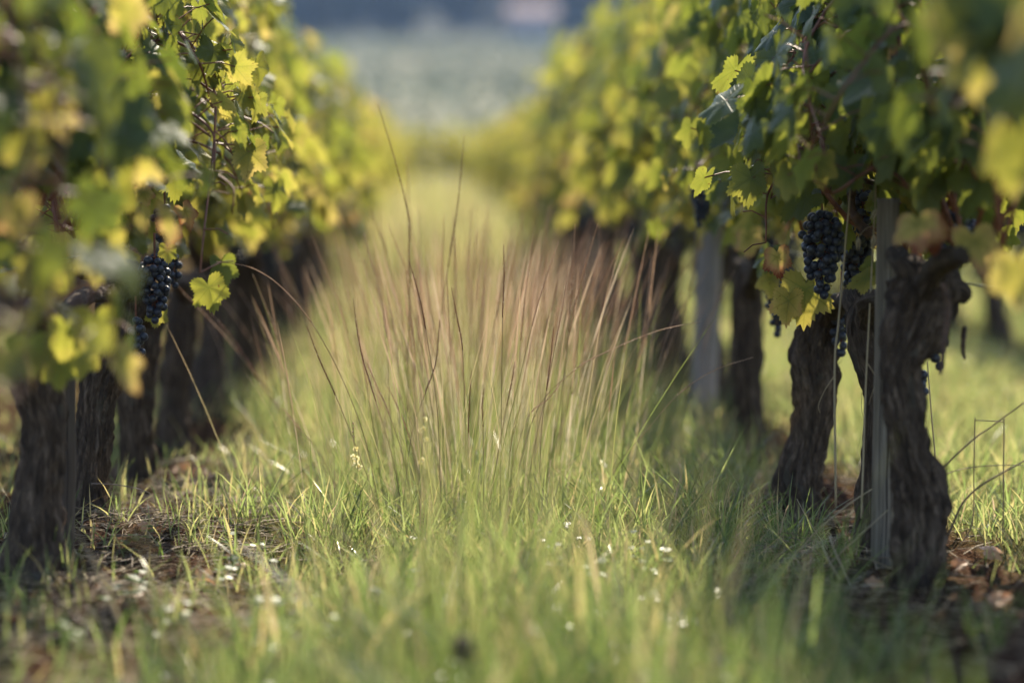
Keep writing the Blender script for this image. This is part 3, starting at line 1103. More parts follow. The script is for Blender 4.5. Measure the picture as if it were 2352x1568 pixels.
SL = [  # right row
    (VR1, B_R1, 2105, 515, 0.795, 80, 0.84, (-0.4, -0.6, 0.75), (0.1, -0.2, -1), "large yellow leaf with red flushed edge"),
    (VR1, B_R1, 2135, 525, 0.81, 66, 0.90, (0.3, -0.9, 0.2), (0.3, 0, -1), "orange red leaf beside the yellow one"),
    (VR1, B_R1, 2240, 555, 0.795, 92, 0.81, (0.0, -0.7, 0.7), (0.1, 0, -1), "broad flat yellow leaf with five lobes"),
    (VR1, B_R1, 2150, 300, 0.80, 105, 0.22, (-0.5, -0.8, 0.5), (-0.2, 0, -1), None),
    (VR1, B_R1, 2040, 270, 0.80, 95, 0.25, (-0.7, -0.6, 0.5), (-0.3, 0, -1), None),
    (VR1, B_R1, 2010, 180, 0.82, 105, 0.20, (-0.5, -0.5, 0.7), (-0.4, 0, -0.9), None),
    (VR1, B_R1, 2250, 300, 0.80, 115, 0.2, (0.1, -0.9, 0.5), (0.0, 0, -1), None),
    (VR0, B_R0, 2245, 130, 0.62, 110, 0.66, (-0.5, -0.8, 0.3), (0, 0, -1), "out of focus yellow leaf high at right"),
    (VR0, B_R0, 2335, 620, 0.66, 90, 0.72, (-0.5, -0.8, 0.3), (0, 0, -1), "out of focus yellow leaf low at right edge"),
    (VR0, B_R0, 2330, 330, 0.62, 120, 0.55, (-0.5, -0.8, 0.3), (0, 0, -1), None),
    (VR3, B_R3, 1850, 665, 0.985, 92, 0.64, (-0.3, -0.9, 0.3), (-0.05, -0.1, -1), "drooping leaf turning from green to yellow"),
    (VR3, B_R3, 1812, 690, 0.98, 62, 0.78, (-0.7, -0.7, 0.2), (-0.1, 0, -1), "small yellow leaf with a hole and pale edge"),
    (VR3, B_R3, 1765, 585, 1.06, 62, 0.30, (-0.6, -0.7, 0.4), (-0.2, 0, -1), None),
    (VR3, B_R3, 1785, 590, 0.99, 52, 0.88, (-0.5, -0.8, 0.3), (0.2, 0, -1), "pinkish orange leaf low on the leaning vine"),
    (VR4, B_R4, 1720, 545, 1.15, 50, 0.80, (-0.5, -0.8, 0.3), (0.2, 0, -1), "orange leaf under the canopy"),
    (VR3, B_R3, 1770, 640, 1.07, 45, 0.68, (-0.6, -0.7, 0.4), (0.1, 0, -1), None),
    (VR2, B_R2, 1990, 640, 0.925, 52, 0.62, (-0.5, -0.7, 0.6), (-0.8, 0.0, -0.35), "small green leaf with a red scalloped edge"),
    (VR2, B_R2, 2003, 610, 0.93, 40, 0.42, (-0.6, -0.7, 0.2), (-0.5, 0, -1), None),
    (VR2, B_R2, 1940, 528, 0.965, 50, 0.42, (0.5, -0.8, 0.3), (0.2, 0, -1), None),
    (VR2, B_R2, 1850, 455, 0.95, 75, 0.36, (-0.4, -0.8, 0.5), (-0.9, 0, -0.5), None),
    (VR2, B_R2, 1840, 370, 0.95, 62, 0.44, (-0.6, -0.6, 0.6), (-0.4, 0, -1), None),
    (VR2, B_R2, 1780, 190, 0.95, 78, 0.46, (-0.5, -0.8, 0.4), (-0.5, 0, -0.8), "green leaf speckled with brown spots"),
    (VR2, B_R2, 1870, 130, 0.94, 95, 0.16, (-0.3, -0.7, 0.7), (-0.2, 0, -1), None),
    (VR2, B_R2, 1840, 270, 0.96, 85, 0.30, (-0.3, -0.9, 0.3), (-0.3, 0, -1), None),
    (VR2, B_R2, 1935, 290, 0.93, 70, 0.22, (-0.7, -0.3, 0.7), (-0.4, 0, -1), None),
    (VR2, B_R2, 1800, 330, 0.98, 60, 0.28, (-0.8, -0.5, 0.4), (-0.2, 0, -1), None),
    (VR3, B_R3, 1700, 300, 1.05, 85, 0.14, (-0.4, -0.6, 0.8), (-0.6, 0, -0.7), None),
    (VR3, B_R3, 1660, 400, 1.08, 75, 0.3, (-0.5, -0.7, 0.6), (-0.3, 0, -1), None),
    # left row
    (VL1, B_L1, 330, 440, 0.985, 36, 0.82, (0.6, -0.7, 0.2), (0.3, 0, -1), "small curled orange leaf"),
    (VL2, B_L2, 425, 485, 1.0, 44, 0.86, (0.4, -0.8, 0.3), (0.5, 0, -0.8), "yellow leaf with a bright red patch"),
    (VL2, B_L2, 400, 530, 0.99, 30, 0.84, (0.4, -0.8, 0.3), (-0.1, 0, -1), None),
    (VL2, B_L2, 480, 660, 1.0, 60, 0.50, (0.3, -0.9, 0.2), (0.3, 0, -1), None),
    (VL2, B_L2, 510, 610, 1.02, 55, 0.30, (0.3, -0.9, 0.1), (0.1, 0, -1), None),
    (VL2, B_L2, 400, 400, 0.98, 62, 0.46, (0.4, -0.8, 0.3), (0.1, 0, -1), None),
    (VL2, B_L2, 385, 575, 0.97, 34, 0.50, (0.5, -0.8, 0.3), (-0.1, 0, -1), None),
    (VL2, B_L2, 360, 720, 1.0, 34, 0.56, (0.3, -0.9, 0.1), (-0.1, 0, -1), None),
    (VL1, B_L1, 225, 560, 0.76, 100, 0.62, (0.5, -0.8, -0.2), (0.1, 0, -1), "large blurred yellow green leaf hanging low"),
    (VL1, B_L1, 250, 430, 0.80, 110, 0.50, (0.5, -0.8, -0.2), (0.1, 0, -1), None),
    (VL1, B_L1, 215, 740, 0.77, 80, 0.54, (0.5, -0.8, -0.2), (0, 0, -1), None),
    (VL1, B_L1, 150, 760, 0.78, 85, 0.52, (0.4, -0.8, -0.2), (0.1, 0, -1), None),
    (VL1, B_L1, 130, 835, 0.79, 66, 0.50, (0.4, -0.9, -0.1), (0.1, 0, -1), None),
    (VL1, B_L1, 190, 815, 0.80, 60, 0.58, (0.5, -0.8, -0.1), (-0.1, 0, -1), None),
    (VL1, B_L1, 70, 800, 0.77, 74, 0.42, (0.4, -0.9, -0.1), (0.1, 0, -1), None),
    (VL0, B_L0, 40, 480, 0.66, 80, 0.84, (0.4, -0.8, 0.2), (0.1, 0, -1), "out of focus orange brown leaf at left edge"),
    (VL0, B_L0, 60, 320, 0.66, 90, 0.66, (0.4, -0.8, 0.2), (0.1, 0, -1), None),
    (VL0, B_L0, 90, 620, 0.68, 90, 0.56, (0.4, -0.8, 0.2), (0, 0, -1), None),
]
for k, (pv, bb, u, v, r, s, ti, nn, tp, lb) in enumerate(SL):
    special_leaf(pv, bb, u, v, r, s, ti, nn, tp, 500 + k, lb)


def px_cane(parent, base, rows, m, name="cane", seg=9):
    c = catmull([list(P(u, v, r)) + [hw * PX * r] for (u, v, r, hw) in rows], 40)
    knots = np.zeros(40)
    for kk in (8, 17, 27, 35):
        knots += 0.35 * np.exp(-((np.arange(40) - kk) / 0.8) ** 2)
    mb = MB()
    mb.add(*tube(c[:, :3], c[:, 3] * (1 + knots), seg))
    return mb.build(name, m, parent, base)


px_cane(VR2, B_R2, [(2012, 528, 0.95, 6), (1965, 515, 0.945, 6.5), (1925, 478, 0.94, 6), (1890, 430, 0.94, 5.5), (1882, 380, 0.94, 5.5), (1900, 300, 0.94, 5), (1912, 260, 0.945, 4.5), (1930, 150, 0.95, 4)], M_CANE)
px_cane(VR2, B_R2, [(1912, 262, 0.945, 3), (1880, 235, 0.945, 2.4), (1855, 215, 0.945, 2)], M_CANE, "petiole")
px_cane(VR2, B_R2, [(1893, 320, 0.945, 2.5), (1870, 300, 0.945, 2), (1835, 290, 0.945, 1.7)], M_CANE, "petiole")
px_cane(VR2, B_R2, [(2008, 420, 0.93, 6), (1975, 415, 0.93, 8), (1957, 440, 0.93, 9), (1958, 480, 0.93, 9), (1975, 515, 0.93, 11), (2000, 540, 0.93, 12)], M_ARM, "old_arm")
px_cane(VR2, B_R2, [(1955, 408, 0.945, 2.5), (1930, 402, 0.945, 2), (1910, 430, 0.945, 1.8), (1905, 445, 0.945, 1)], M_ARM, "tendril")
for q, (u0, u1) in enumerate(((2130, 2138), (2148, 2150), (2165, 2158), (2140, 2128))):
    px_cane(VR1, B_R1, [(u0, 300, 0.86, 4), ((u0 + u1) / 2 + 3, 240, 0.86, 4.5), (u1, 200, 0.86, 3.5)], M_CANE)
px_cane(VR1, B_R1, [(2165, 650, 0.82, 7), (2178, 700, 0.82, 7), (2170, 780, 0.82, 6.5), (2160, 860, 0.82, 4)], M_ARM, "dead_cane")
px_cane(VR1, B_R1, [(2215, 750, 0.85, 6), (2212, 800, 0.85, 5), (2216, 825, 0.85, 3)], M_ARM, "dead_cane")

grape_bunch(VR2, B_R2, P(1888, 492, 0.955), 188 * PX * 0.955, 94 * PX * 0.955, 84, 31, True, 0.0165, label="sharp dark blue bunch hanging free on a red stem")
grape_bunch(VR2, B_R2, P(1968, 505, 0.99), 190 * PX, 78 * PX, 70, 32, True, 0.0165, label="shaded dark bunch behind the sharp one")
grape_bunch(VR2, B_R2, P(1982, 440, 0.96), 90 * PX, 52 * PX, 20, 33, True, 0.0165)
grape_bunch(VR3, B_R3, P(1932, 675, 1.03), 140 * PX, 50 * PX, 34, 34, True, 0.0165)
grape_bunch(VR1, B_R1, P(2195, 490, 0.875), 110 * PX, 90 * PX, 46, 35, False)
grape_bunch(VR1, B_R1, P(2155, 745, 0.885), 95 * PX, 34 * PX, 16, 36, True, 0.0165, label="small bunch of glossy backlit grapes behind the trunk")
grape_bunch(VR1, B_R1, P(2114, 850, 0.9), 85 * PX, 22 * PX, 9, 37, True, 0.0165)
grape_bunch(VR4, B_R4, P(1785, 600, 1.12), 190 * PX, 62 * PX, 52, 38, False)
grape_bunch(VR4, B_R4, P(1610, 420, 1.2), 120 * PX, 60 * PX, 40, 39, False)
grape_bunch(VL2, B_L2, P(355, 590, 0.99), 150 * PX, 66 * PX, 66, 41, True, 0.0148, label="dark bunch in front of the shaggy trunk")
grape_bunch(VL2, B_L2, P(312, 735, 0.985), 105 * PX, 40 * PX, 18, 42, True, 0.0152, label="small straggling bunch at the end of the dark one")
grape_bunch(VL2, B_L2, P(378, 478, 1.0), 110 * PX, 50 * PX, 36, 43, True, 0.0148)
grape_bunch(VL2, B_L2, P(400, 590, 1.03), 70 * PX, 36 * PX, 18, 44, False)


# ------------------------------------------------------------------ grass
def add_blades(mb, base, h, wd, az, lean, bend, tint, tint_top=None, seg=4, flat=None):
    """vectorised tapering blades; az = direction of lean, lean/bend in metres of sideways travel per metre of height"""
    N = len(base)
    k = np.linspace(0, 1, seg + 1)
    dirx, diry = np.cos(az), np.sin(az)
    fw = az + np.pi / 2 if flat is None else flat
    V = np.zeros((N, seg + 1, 2, 3))
    for i, q in enumerate(k):
        off = h * (lean * q + bend * q * q)
        z = h * (q - 0.35 * np.abs(bend) * q * q)
        cx = base[:, 0] + dirx * off
        cy = base[:, 1] + diry * off
        cz = base[:, 2] + z
        w_ = wd * np.interp(q, [0, 0.3, 0.7, 1], [0.7, 1.0, 0.75, 0.04])
        for s_, sg in enumerate((-1, 1)):
            V[:, i, s_, 0] = cx + sg * w_ * np.cos(fw) * 0.5
            V[:, i, s_, 1] = cy + sg * w_ * np.sin(fw) * 0.5
            V[:, i, s_, 2] = cz
    K = (seg + 1) * 2
    a = np.arange(seg)[None, :] * 2
    off = (np.arange(N) * K)[:, None]
    F = np.stack([off + a, off + a + 1, off + a + 3, off + a + 2], -1).reshape(-1, 4)
    tt = tint[:, None] * np.ones((1, K)) if tint_top is None else tint[:, None] + (tint_top - tint)[:, None] * np.repeat(k, 2)[None, :]
    mb.add(V.reshape(-1, 3), [F], tint=tt.ravel())


def scatter(rng, n, x0, x1, y0, y1, power=1.0, thresh=0.0):
    x = rng.uniform(x0, x1, n)
    y = rng.uniform(y0, y1, n)
    c = grass_cover(x, y)
    keep = rng.random(n) < np.maximum(c, thresh) ** power
    x, y = x[keep], y[keep]
    return np.stack([x, y, gz(x, y) - 0.004], -1)


rng = np.random.default_rng(77)


def lawn(mb, b, hmin, hmax, wmin, wmax, green, dry, rng, leanmax=0.5):
    n = len(b)
    h = rng.uniform(hmin, hmax, n) * rng.uniform(0.5, 1.0, n)
    ti = np.clip(rng.normal(green, 0.16, n) - 0.22 * np.clip((3.9 - b[:, 1]) / 1.1, 0, 1), 0.0, 0.72)  # tint drops toward the camera: deeper green plus painted-in foreground darkening
    ti = np.where(rng.random(n) < dry, rng.uniform(0.78, 1.0, n), ti)
    az = rng.uniform(0, 2 * np.pi, n)
    add_blades(mb, b, h, rng.uniform(wmin, wmax, n), az, rng.uniform(0, leanmax, n), rng.uniform(0, 0.75, n) ** 1.3, ti,
               flat=az + np.pi / 2 + rng.normal(0, 0.7, n))


M_GRASS_FAR = M_GRASS.copy()
M_GRASS_FAR.name = "far_grass_blades"
for n_ in M_GRASS_FAR.node_tree.nodes:
    if n_.type == 'BSDF_PRINCIPLED':
        n_.inputs["Specular IOR Level"].default_value = 0.1
        n_.inputs["Roughness"].default_value = 0.6

# the alley: short sward, then longer tufts
mb = MB()
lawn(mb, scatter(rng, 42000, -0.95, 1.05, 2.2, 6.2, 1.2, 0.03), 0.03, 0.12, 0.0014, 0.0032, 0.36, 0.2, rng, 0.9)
# tufts
tc = scatter(rng, 480, -0.75, 0.85, 2.3, 7.0, 1.6, 0.04)
tb = np.repeat(tc, 34, axis=0)
tb[:, :2] += rng.normal(0, 0.022, (len(tb), 2))
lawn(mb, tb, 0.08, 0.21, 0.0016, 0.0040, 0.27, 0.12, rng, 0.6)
nb = scatter(rng, 900, -0.5, 0.55, 2.0, 3.5, 1.0, 0.1)
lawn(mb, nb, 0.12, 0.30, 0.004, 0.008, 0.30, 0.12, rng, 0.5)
# fine bright shoots on the bare earth to the left
lb_ = scatter(rng, 1500, -0.80, -0.18, 3.0, 5.6, 0.0)
lb_ = np.repeat(lb_[:260], 4, axis=0)
lb_[:, :2] += rng.normal(0, 0.008, (len(lb_), 2))
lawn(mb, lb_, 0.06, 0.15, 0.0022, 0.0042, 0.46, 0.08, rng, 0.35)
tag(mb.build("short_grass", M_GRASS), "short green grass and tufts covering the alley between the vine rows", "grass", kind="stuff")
mb = MB()
lawn(mb, scatter(rng, 30000, -0.9, 1.1, 6.0, 16, 1.0, 0.05), 0.06, 0.17, 0.003, 0.007, 0.50, 0.26, rng, 0.6)
lawn(mb, scatter(rng, 24000, -0.9, 1.1, 15, 49, 1.0, 0.05), 0.25, 0.75, 0.008, 0.018, 0.54, 0.36, rng, 0.6)
tag(mb.build("distant_grass", M_GRASS_FAR), "sunlit grass blurring away down the far alley", "grass", kind="stuff")
mb = MB()
lawn(mb, scatter(rng, 26000, 0.98, 2.3, 3.0, 10, 1.0, 0.05), 0.04, 0.15, 0.0025, 0.005, 0.45, 0.1, rng, 0.6)
lawn(mb, scatter(rng, 18000, 0.98, 5.4, 10, 30, 1.0, 0.05), 0.06, 0.18, 0.006, 0.012, 0.48, 0.12, rng, 0.6)
tag(mb.build("grass_strip", M_GRASS), "bright grass in the next alley seen between the right trunks", "grass", kind="stuff")
mb = MB()
lawn(mb, scatter(rng, 14000, -2.2, -0.75, 3.0, 12, 1.0, 0.05), 0.04, 0.15, 0.003, 0.006, 0.42, 0.12, rng, 0.6)
tag(mb.build("shaded_grass", M_GRASS), "grass in the alley behind the left row of vines", "grass", kind="stuff")

# tall tussock grass
mb = MB()
cent = [(0.03, 4.5, 0.17, 60), (0.16, 4.8, 0.18, 60), (-0.08, 5.1, 0.20, 60), (0.28, 5.5, 0.22, 60), (0.02, 5.8, 0.26, 70), (0.16, 6.6, 0.3, 80),
        (0.10, 3.75, 0.12, 45), (0.02, 3.1, 0.12, 40), (0.02, 8.0, 0.35, 150), (-0.05, 2.6, 0.12, 30), (0.2, 2.9, 0.15, 30)]
for (cx, cy, sp, n) in cent:
    b = np.stack([rng.normal(cx, sp * 0.6, n), rng.normal(cy, sp * 0.8, n), np.zeros(n)], -1)
    b[:, 2] = gz(b[:, 0], b[:, 1])
    az = np.arctan2(b[:, 1] - cy, b[:, 0] - cx) + rng.normal(0, 0.5, n)
    far_ = np.hypot(b[:, 0] - cx, b[:, 1] - cy) / sp
    h = rng.uniform(0.22, 0.52, n)
    add_blades(mb, b, h, rng.uniform(0.0008, 0.0017, n), az, 0.02 + 0.20 * far_ * rng.random(n), rng.uniform(0, 0.28, n), rng.uniform(0.0, 0.4, n),
               rng.uniform(0.2, 0.75, n), seg=6, flat=rng.uniform(-0.6, 0.6, n))
tag(mb.build("tall_grass", M_TALL), "mass of fine tall green and tan stems in the tussock", "grass", kind="stuff")




def stalk_mass(mb_stem, n, rng):
    y = np.where(rng.random(n) < 0.35, rng.uniform(4.7, 5.6, n), rng.uniform(5.6, 8.6, n))
    x = rng.normal(0.11, 0.16, n)
    b = np.stack([x, y, gz(x, y)], -1)
    az = np.where(x > 0.08, 0.0, np.pi) + rng.normal(0, 0.7, n)
    h = rng.uniform(0.36, 0.58, n)
    lean = rng.uniform(0.0, 0.16, n) + 0.16 * np.clip(np.abs(x - 0.08) / 0.3, 0, 1) * rng.random(n)
    bend = rng.uniform(0, 0.15, n)
    flat = rng.uniform(-0.5, 0.5, n)
    add_blades(mb_stem, b, h, rng.uniform(0.0008, 0.0013, n), az, lean, bend, rng.uniform(0.75, 0.95, n), seg=7, flat=flat)
    # the seed heads: the upper part of the same line, as two crossed narrow spindles
    q0 = 0.55
    b2 = b.copy()
    o = h * (lean * q0 + bend * q0 * q0)
    b2[:, 0] += np.cos(az) * o
    b2[:, 1] += np.sin(az) * o
    b2[:, 2] += h * (q0 - 0.35 * bend * q0 * q0)
    l2 = (lean + 2 * bend * q0)
    for k in (0, 1):
        add_blades(mb_stem, b2, h * (1 - q0), rng.uniform(0.0015, 0.0026, n), az, l2, bend * 0.45, rng.uniform(0.4, 0.9, n), seg=6, flat=flat + k * 1.5)


mb = MB()
stalk_mass(mb, 330, rng)
tag(mb.build("seed_grass", M_SEED), "blurred haze of pinkish tan seed heads behind the sharp stalks", "grass", kind="stuff")

# ------------------------------------------------------------------ seed stalks, each a thing with its stem and seed head
def seed_head_geo(mb, path, rng, rmax, tint0, tint1):
    """rat tail spike: a thin axis hugged by small overlapping spikelets"""
    n = len(path)
    L = np.linalg.norm(np.diff(path, axis=0), axis=1).sum()
    mb.add(*(lambda q: (q[0], q[1]))(tube(path, np.linspace(rmax * 0.5, rmax * 0.22, n), 5)), tint=(tint0 + tint1) / 2)
    m = max(24, int(L / 0.0021))
    T = np.gradient(path, axis=0)
    T = unit(T)
    for k in range(m):
        f = (k + rng.random()) / m
        i = min(n - 1, int(f * (n - 1)))
        c = path[i] + (path[min(n - 1, i + 1)] - path[i]) * (f * (n - 1) - i)
        t = T[i]
        a = k * 2.4 + rng.normal(0, 0.3)
        ref = np.array([1.0, 0.2, 0.1])
        u = unit(np.cross(t, ref)[None])[0]
        v = np.cross(t, u)
        o = math.cos(a) * u + math.sin(a) * v
        taper = np.interp(f, [0, 0.1, 0.75, 1], [0.6, 1.0, 0.9, 0.4])
        l = 0.0042 * taper * rng.uniform(0.8, 1.2)
        w_ = rmax * 0.62 * taper
        p0 = c + o * rmax * 0.25
        p2 = c + t * l + o * rmax * taper * rng.uniform(0.9, 1.5)
        mid = (p0 + p2) / 2 + o * w_ * 0.3
        s = np.cross(t, o) * w_ * 0.6
        V = np.array([p0, mid + s, p2, mid - s, mid + o * w_ * 0.6])
        F = np.array([[0, 1, 4], [1, 2, 4], [2, 3, 4], [3, 0, 4], [0, 3, 1], [1, 3, 2]])
        ti = rng.uniform(tint0, tint1) if rng.random() > 0.10 else 1.0
        mb.add(V, [F], tint=ti)


SEED_GROUP = "seed stalks of the tall grass"


def px_stalk(rows, r, head, label, seed, rmax=0.0017, tint=(0.0, 0.45), stem_w=0.0008, stem_t=(0.25, 0.55), cat="grass stalk"):
    """rows from tip down to foot in photo pixels; head = how many of the rows carry the seed head"""
    rng = np.random.default_rng(seed)
    pts = np.array([P(u, v, r) for (u, v) in rows])
    pts[:, 1] += np.linspace(0.0, rng.normal(0, 0.03), len(pts))
    foot = pts[-1].copy()
    foot[2] = float(gz(foot[0], foot[1])) - 0.005
    if pts[-1][2] - foot[2] > 0.02:
        pts = np.vstack([pts, foot])
    else:
        pts[-1][2] = foot[2]
    base = np.array([foot[0], foot[1], foot[2] + 0.005])
    n = 60
    path = catmull(pts, n)
    seglen = np.linalg.norm(np.diff(path, axis=0), axis=1)
    cum = np.concatenate([[0], np.cumsum(seglen)])
    # split at the head's lower end
    tgt = pts[head - 1]
    ih = int(np.argmin(np.linalg.norm(path - tgt, axis=1)))
    ih = max(6, ih)
    t = thing("grass_stalk", base, label, cat, SEED_GROUP)
    st = MB()
    sp = path[ih:][::-1]
    V, F = tube(sp, np.linspace(stem_w * 1.3, stem_w, len(sp)), 5)
    tt = np.repeat(np.linspace(stem_t[0], stem_t[1], len(sp)), 5)
    st.add(V, F, tint=np.concatenate([tt, [stem_t[0], stem_t[1]]]))
    st.build("stem", M_TALL, t, base)
    sh = MB()
    seed_head_geo(sh, path[:ih + 1][::-1], rng, rmax, *tint)
    sh.build("seed_head", M_SEED, t, base)
    return t


STALKS = [
    ([(868, 240), (905, 360), (935, 480), (942, 560), (938, 800), (930, 1180)], 1.07, 4, "tallest seed stalk, leaning left above all the others"),
    ([(1067, 310), (1050, 480), (1028, 620), (1000, 850), (985, 1180)], 1.08, 3, "second tallest seed stalk, upright, leaning a little right"),
    ([(936, 355), (938, 470), (944, 700), (950, 1150)], 1.22, 2, "soft pale seed stalk just right of the tallest one"),
    ([(940, 600), (960, 670), (977, 750), (1005, 950), (1012, 1170)], 0.98, 3, "sharp dark seed stalk below the tallest one, leaning left"),
    ([(811, 686), (828, 800), (862, 915), (905, 1060), (925, 1200)], 0.975, 3, "sharp dark curved seed stalk on the left, with a twin beside it"),
    ([(842, 830), (868, 890), (893, 945), (930, 1060), (950, 1200)], 0.97, 3, "short pale twin of the dark curved seed stalk at left"),
    ([(705, 750), (735, 830), (768, 905), (800, 985), (850, 1120), (868, 1200)], 0.965, 3, "leftmost sharp dark seed stalk, leaning far left"),
    ([(1037, 660), (1050, 730), (1062, 800), (1068, 950), (1075, 1190)], 0.985, 3, "thin seed stalk in the middle, its tip leaning slightly left"),
    ([(1157, 562), (1158, 640), (1155, 725), (1153, 900), (1150, 1190)], 0.97, 3, "perfectly upright sharp seed stalk in the centre"),
    ([(1283, 555), (1250, 650), (1222, 745), (1195, 860), (1160, 1000), (1125, 1180)], 0.965, 3, "long sharp grey seed stalk leaning right, right of centre"),
    ([(1306, 610), (1293, 700), (1276, 790), (1255, 900), (1225, 1040), (1205, 1180)], 0.975, 3, "thin brown seed stalk at the right of the long grey one"),
    ([(1285, 630), (1272, 690), (1250, 780), (1238, 950), (1225, 1170)], 1.06, 3, "slightly soft rusty seed stalk between two sharp ones right of centre"),
    ([(1272, 750), (1266, 820), (1257, 895), (1245, 1000), (1240, 1180)], 0.965, 3, "short dark seed stalk below the rusty one right of centre"),
    ([(1010, 735), (1001, 830), (975, 905), (945, 1000), (925, 1180)], 0.99, 3, "brown seed stalk bending right, left of centre"),
    ([(1182, 830), (1176, 875), (1165, 930), (1145, 1040), (1120, 1190)], 0.96, 3, "short sharp seed stalk just right of the upright one"),
    ([(1200, 910), (1188, 960), (1170, 1040), (1160, 1190)], 0.955, 3, "low brown seed stalk under the upright one"),
    ([(1112, 890), (1108, 930), (1110, 985), (1112, 1190)], 0.96, 3, "very short upright seed stalk low in the centre"),
    ([(890, 885), (915, 940), (940, 1005), (960, 1100), (965, 1190)], 0.985, 3, "short soft grey seed stalk, low left of centre"),
    ([(1296, 868), (1260, 915), (1215, 955), (1180, 1060), (1160, 1190)], 0.96, 3, "low slanting pale seed stalk right of centre"),
    ([(1083, 850), (1079, 920), (1076, 1000), (1076, 1190)], 0.975, 3, "short upright tan seed stalk in the centre"),
    ([(1186, 950), (1178, 990), (1172, 1040), (1165, 1190)], 0.94, 3, "lowest curled seed stalk near the grass bases"),
    ([(1610, 738), (1510, 760), (1400, 805), (1320, 850), (1230, 950), (1170, 1180)], 0.97, 4, "long straw stalk arching far over to the right, upper one"),
    ([(1730, 820), (1640, 850), (1560, 902), (1490, 980), (1410, 1080), (1370, 1200)], 1.02, 3, "straw stalk arching far right, lower one, across the dark trunk"),
    ([(497, 600), (580, 615), (650, 660), (720, 742), (790, 870), (845, 1020), (875, 1190)], 0.985, 4, "long pale straw stalk arching over to the left row"),
    ([(1522, 630), (1492, 720), (1455, 870), (1400, 1000), (1340, 1180)], 1.17, 3, "soft rusty seed stalk leaning right towards the pale post"),
    ([(1437, 600), (1420, 690), (1405, 790), (1370, 950), (1320, 1180)], 1.2, 3, "soft rusty seed stalk left of the one leaning to the post"),
    ([(1236, 430), (1232, 500), (1222, 600), (1190, 900), (1160, 1100)], 1.25, 3, "tall blurred seed stalk right of centre, before green leaves"),
    ([(1262, 470), (1256, 520), (1250, 570), (1230, 800), (1200, 1120)], 1.2, 3, "tall pale blurred seed stalk, short head, right of centre"),
    ([(1357, 508), (1330, 570), (1305, 620), (1270, 800), (1220, 1120)], 1.25, 3, "blurred seed stalk leaning right before the dark grapes"),
    ([(845, 470), (870, 530), (890, 590), (930, 800), (960, 1130)], 1.15, 3, "soft seed stalk leaning left, left of the tallest one"),
    ([(470, 705), (540, 780), (600, 880), (690, 1000), (760, 1130)], 1.12, 3, "soft brown stalk leaning far left before dark trunks"),
    ([(505, 745), (560, 815), (620, 900), (700, 1010), (790, 1140)], 1.15, 3, "second soft brown stalk leaning far left before dark trunks"),
    ([(648, 935), (690, 985), (740, 1050), (800, 1180)], 1.04, 2, "low grey stalk slanting left from the tussock foot"),
]
for k, (rows, r, hd, lb) in enumerate(STALKS):
    arch = "arching" in lb
    px_stalk(rows, r, hd, lb, 900 + k, rmax=0.0023 if not arch else 0.0019,
             tint=(0.55, 0.85) if arch or "pale" in lb or "grey" in lb else (0.0, 0.42), stem_t=(0.2, 0.6) if not arch else (0.35, 0.6))

# blurred stalks in the depth of the tussock, copied from a few kinds
KINDS_ = []
for k in range(6):
    rg_ = np.random.default_rng(60 + k)
    L = 0.50
    lean = (0.01, 0.03, 0.06, 0.10, 0.02, 0.14)[k]
    pts = np.array([[0, 0, 0], [lean * 0.25, 0.01, L * 0.35], [lean * 0.6, 0.0, L * 0.7], [lean * 1.05, 0.01, L]])
    path = catmull(pts, 44)
    ih = 26
    st, sh = MB(), MB()
    V, F = tube(path[:ih + 1], np.linspace(0.0011, 0.0007, ih + 1), 4)
    st.add(V, F, tint=np.concatenate([np.repeat(np.linspace(0.15, 0.6, ih + 1), 4), [0.15, 0.6]]))
    seed_head_geo(sh, path[ih:], rg_, 0.0020, 0.35, 0.95)
    KINDS_.append((st.mesh("stem", M_TALL), sh.mesh("seed_head", M_SEED)))

rg_ = np.random.default_rng(5)
for k in range(255):
    if k < 60:
        x, y = rg_.normal(0.07, 0.15), rg_.uniform(4.75, 5.6)
        lb = "soft reddish seed stalk just behind the sharp ones in the tussock"
    elif k < 235:
        y = rg_.uniform(5.2, 7.6)
        x = rg_.normal(0.12, 0.22)
        lb = "blurred reddish seed stalk at the back of the tussock"
    else:
        x, y = rg_.normal(0.05, 0.09), rg_.uniform(3.0, 4.1)
        lb = "blurred seed stalk in front of the sharp tussock"
    t = thing("grass_stalk", (x, y, float(gz(x, y))), lb, "grass stalk", SEED_GROUP)
    sign_ = 0 if x > 0.07 else math.pi
    t.rotation_euler = (rg_.normal(0, 0.06), rg_.uniform(0, 0.24) * min(1.5, abs(x - 0.07) / 0.15), sign_ + rg_.normal(0, 0.7))
    s = rg_.uniform(0.80, 1.25) * (0.72 if k >= 235 else 1.0)
    t.scale = (s, s, s)
    for nm, me in zip(("stem", "seed_head"), KINDS_[rg_.integers(0, 6)]):
        link(nm, me, t)


# ------------------------------------------------------------------ wild oats and straws by the post
def straw(rows, r, hw, label, tint=(0.6, 0.9), name="straw", cat="straw", group="dry straws by the posts", side=()):
    pts = np.array([P(u, v, r) for (u, v) in rows])
    base = np.array([pts[-1][0], pts[-1][1], pts[-1][2]])
    t = thing(name, base, label, cat, group)
    mb = MB()
    n = max(20, 8 * len(pts))
    V, F = tube(catmull(pts, n), np.linspace(hw * 0.6, hw, n), 6)
    mb.add(V, F, tint=np.concatenate([np.repeat(np.linspace(tint[1], tint[0], n), 6), [tint[1], tint[0]]]))
    mb.build("stem", M_STRAW, t, base)
    for rows2 in side:
        m2 = MB()
        p2 = catmull(np.array([P(u, v, r) for (u, v) in rows2]), 20)
        V, F = tube(p2, np.linspace(hw * 0.5, hw * 0.2, 20), 5)
        m2.add(V, F, tint=0.6)
        m2.build("side_shoot", M_STRAW, t, base)
    return t, base


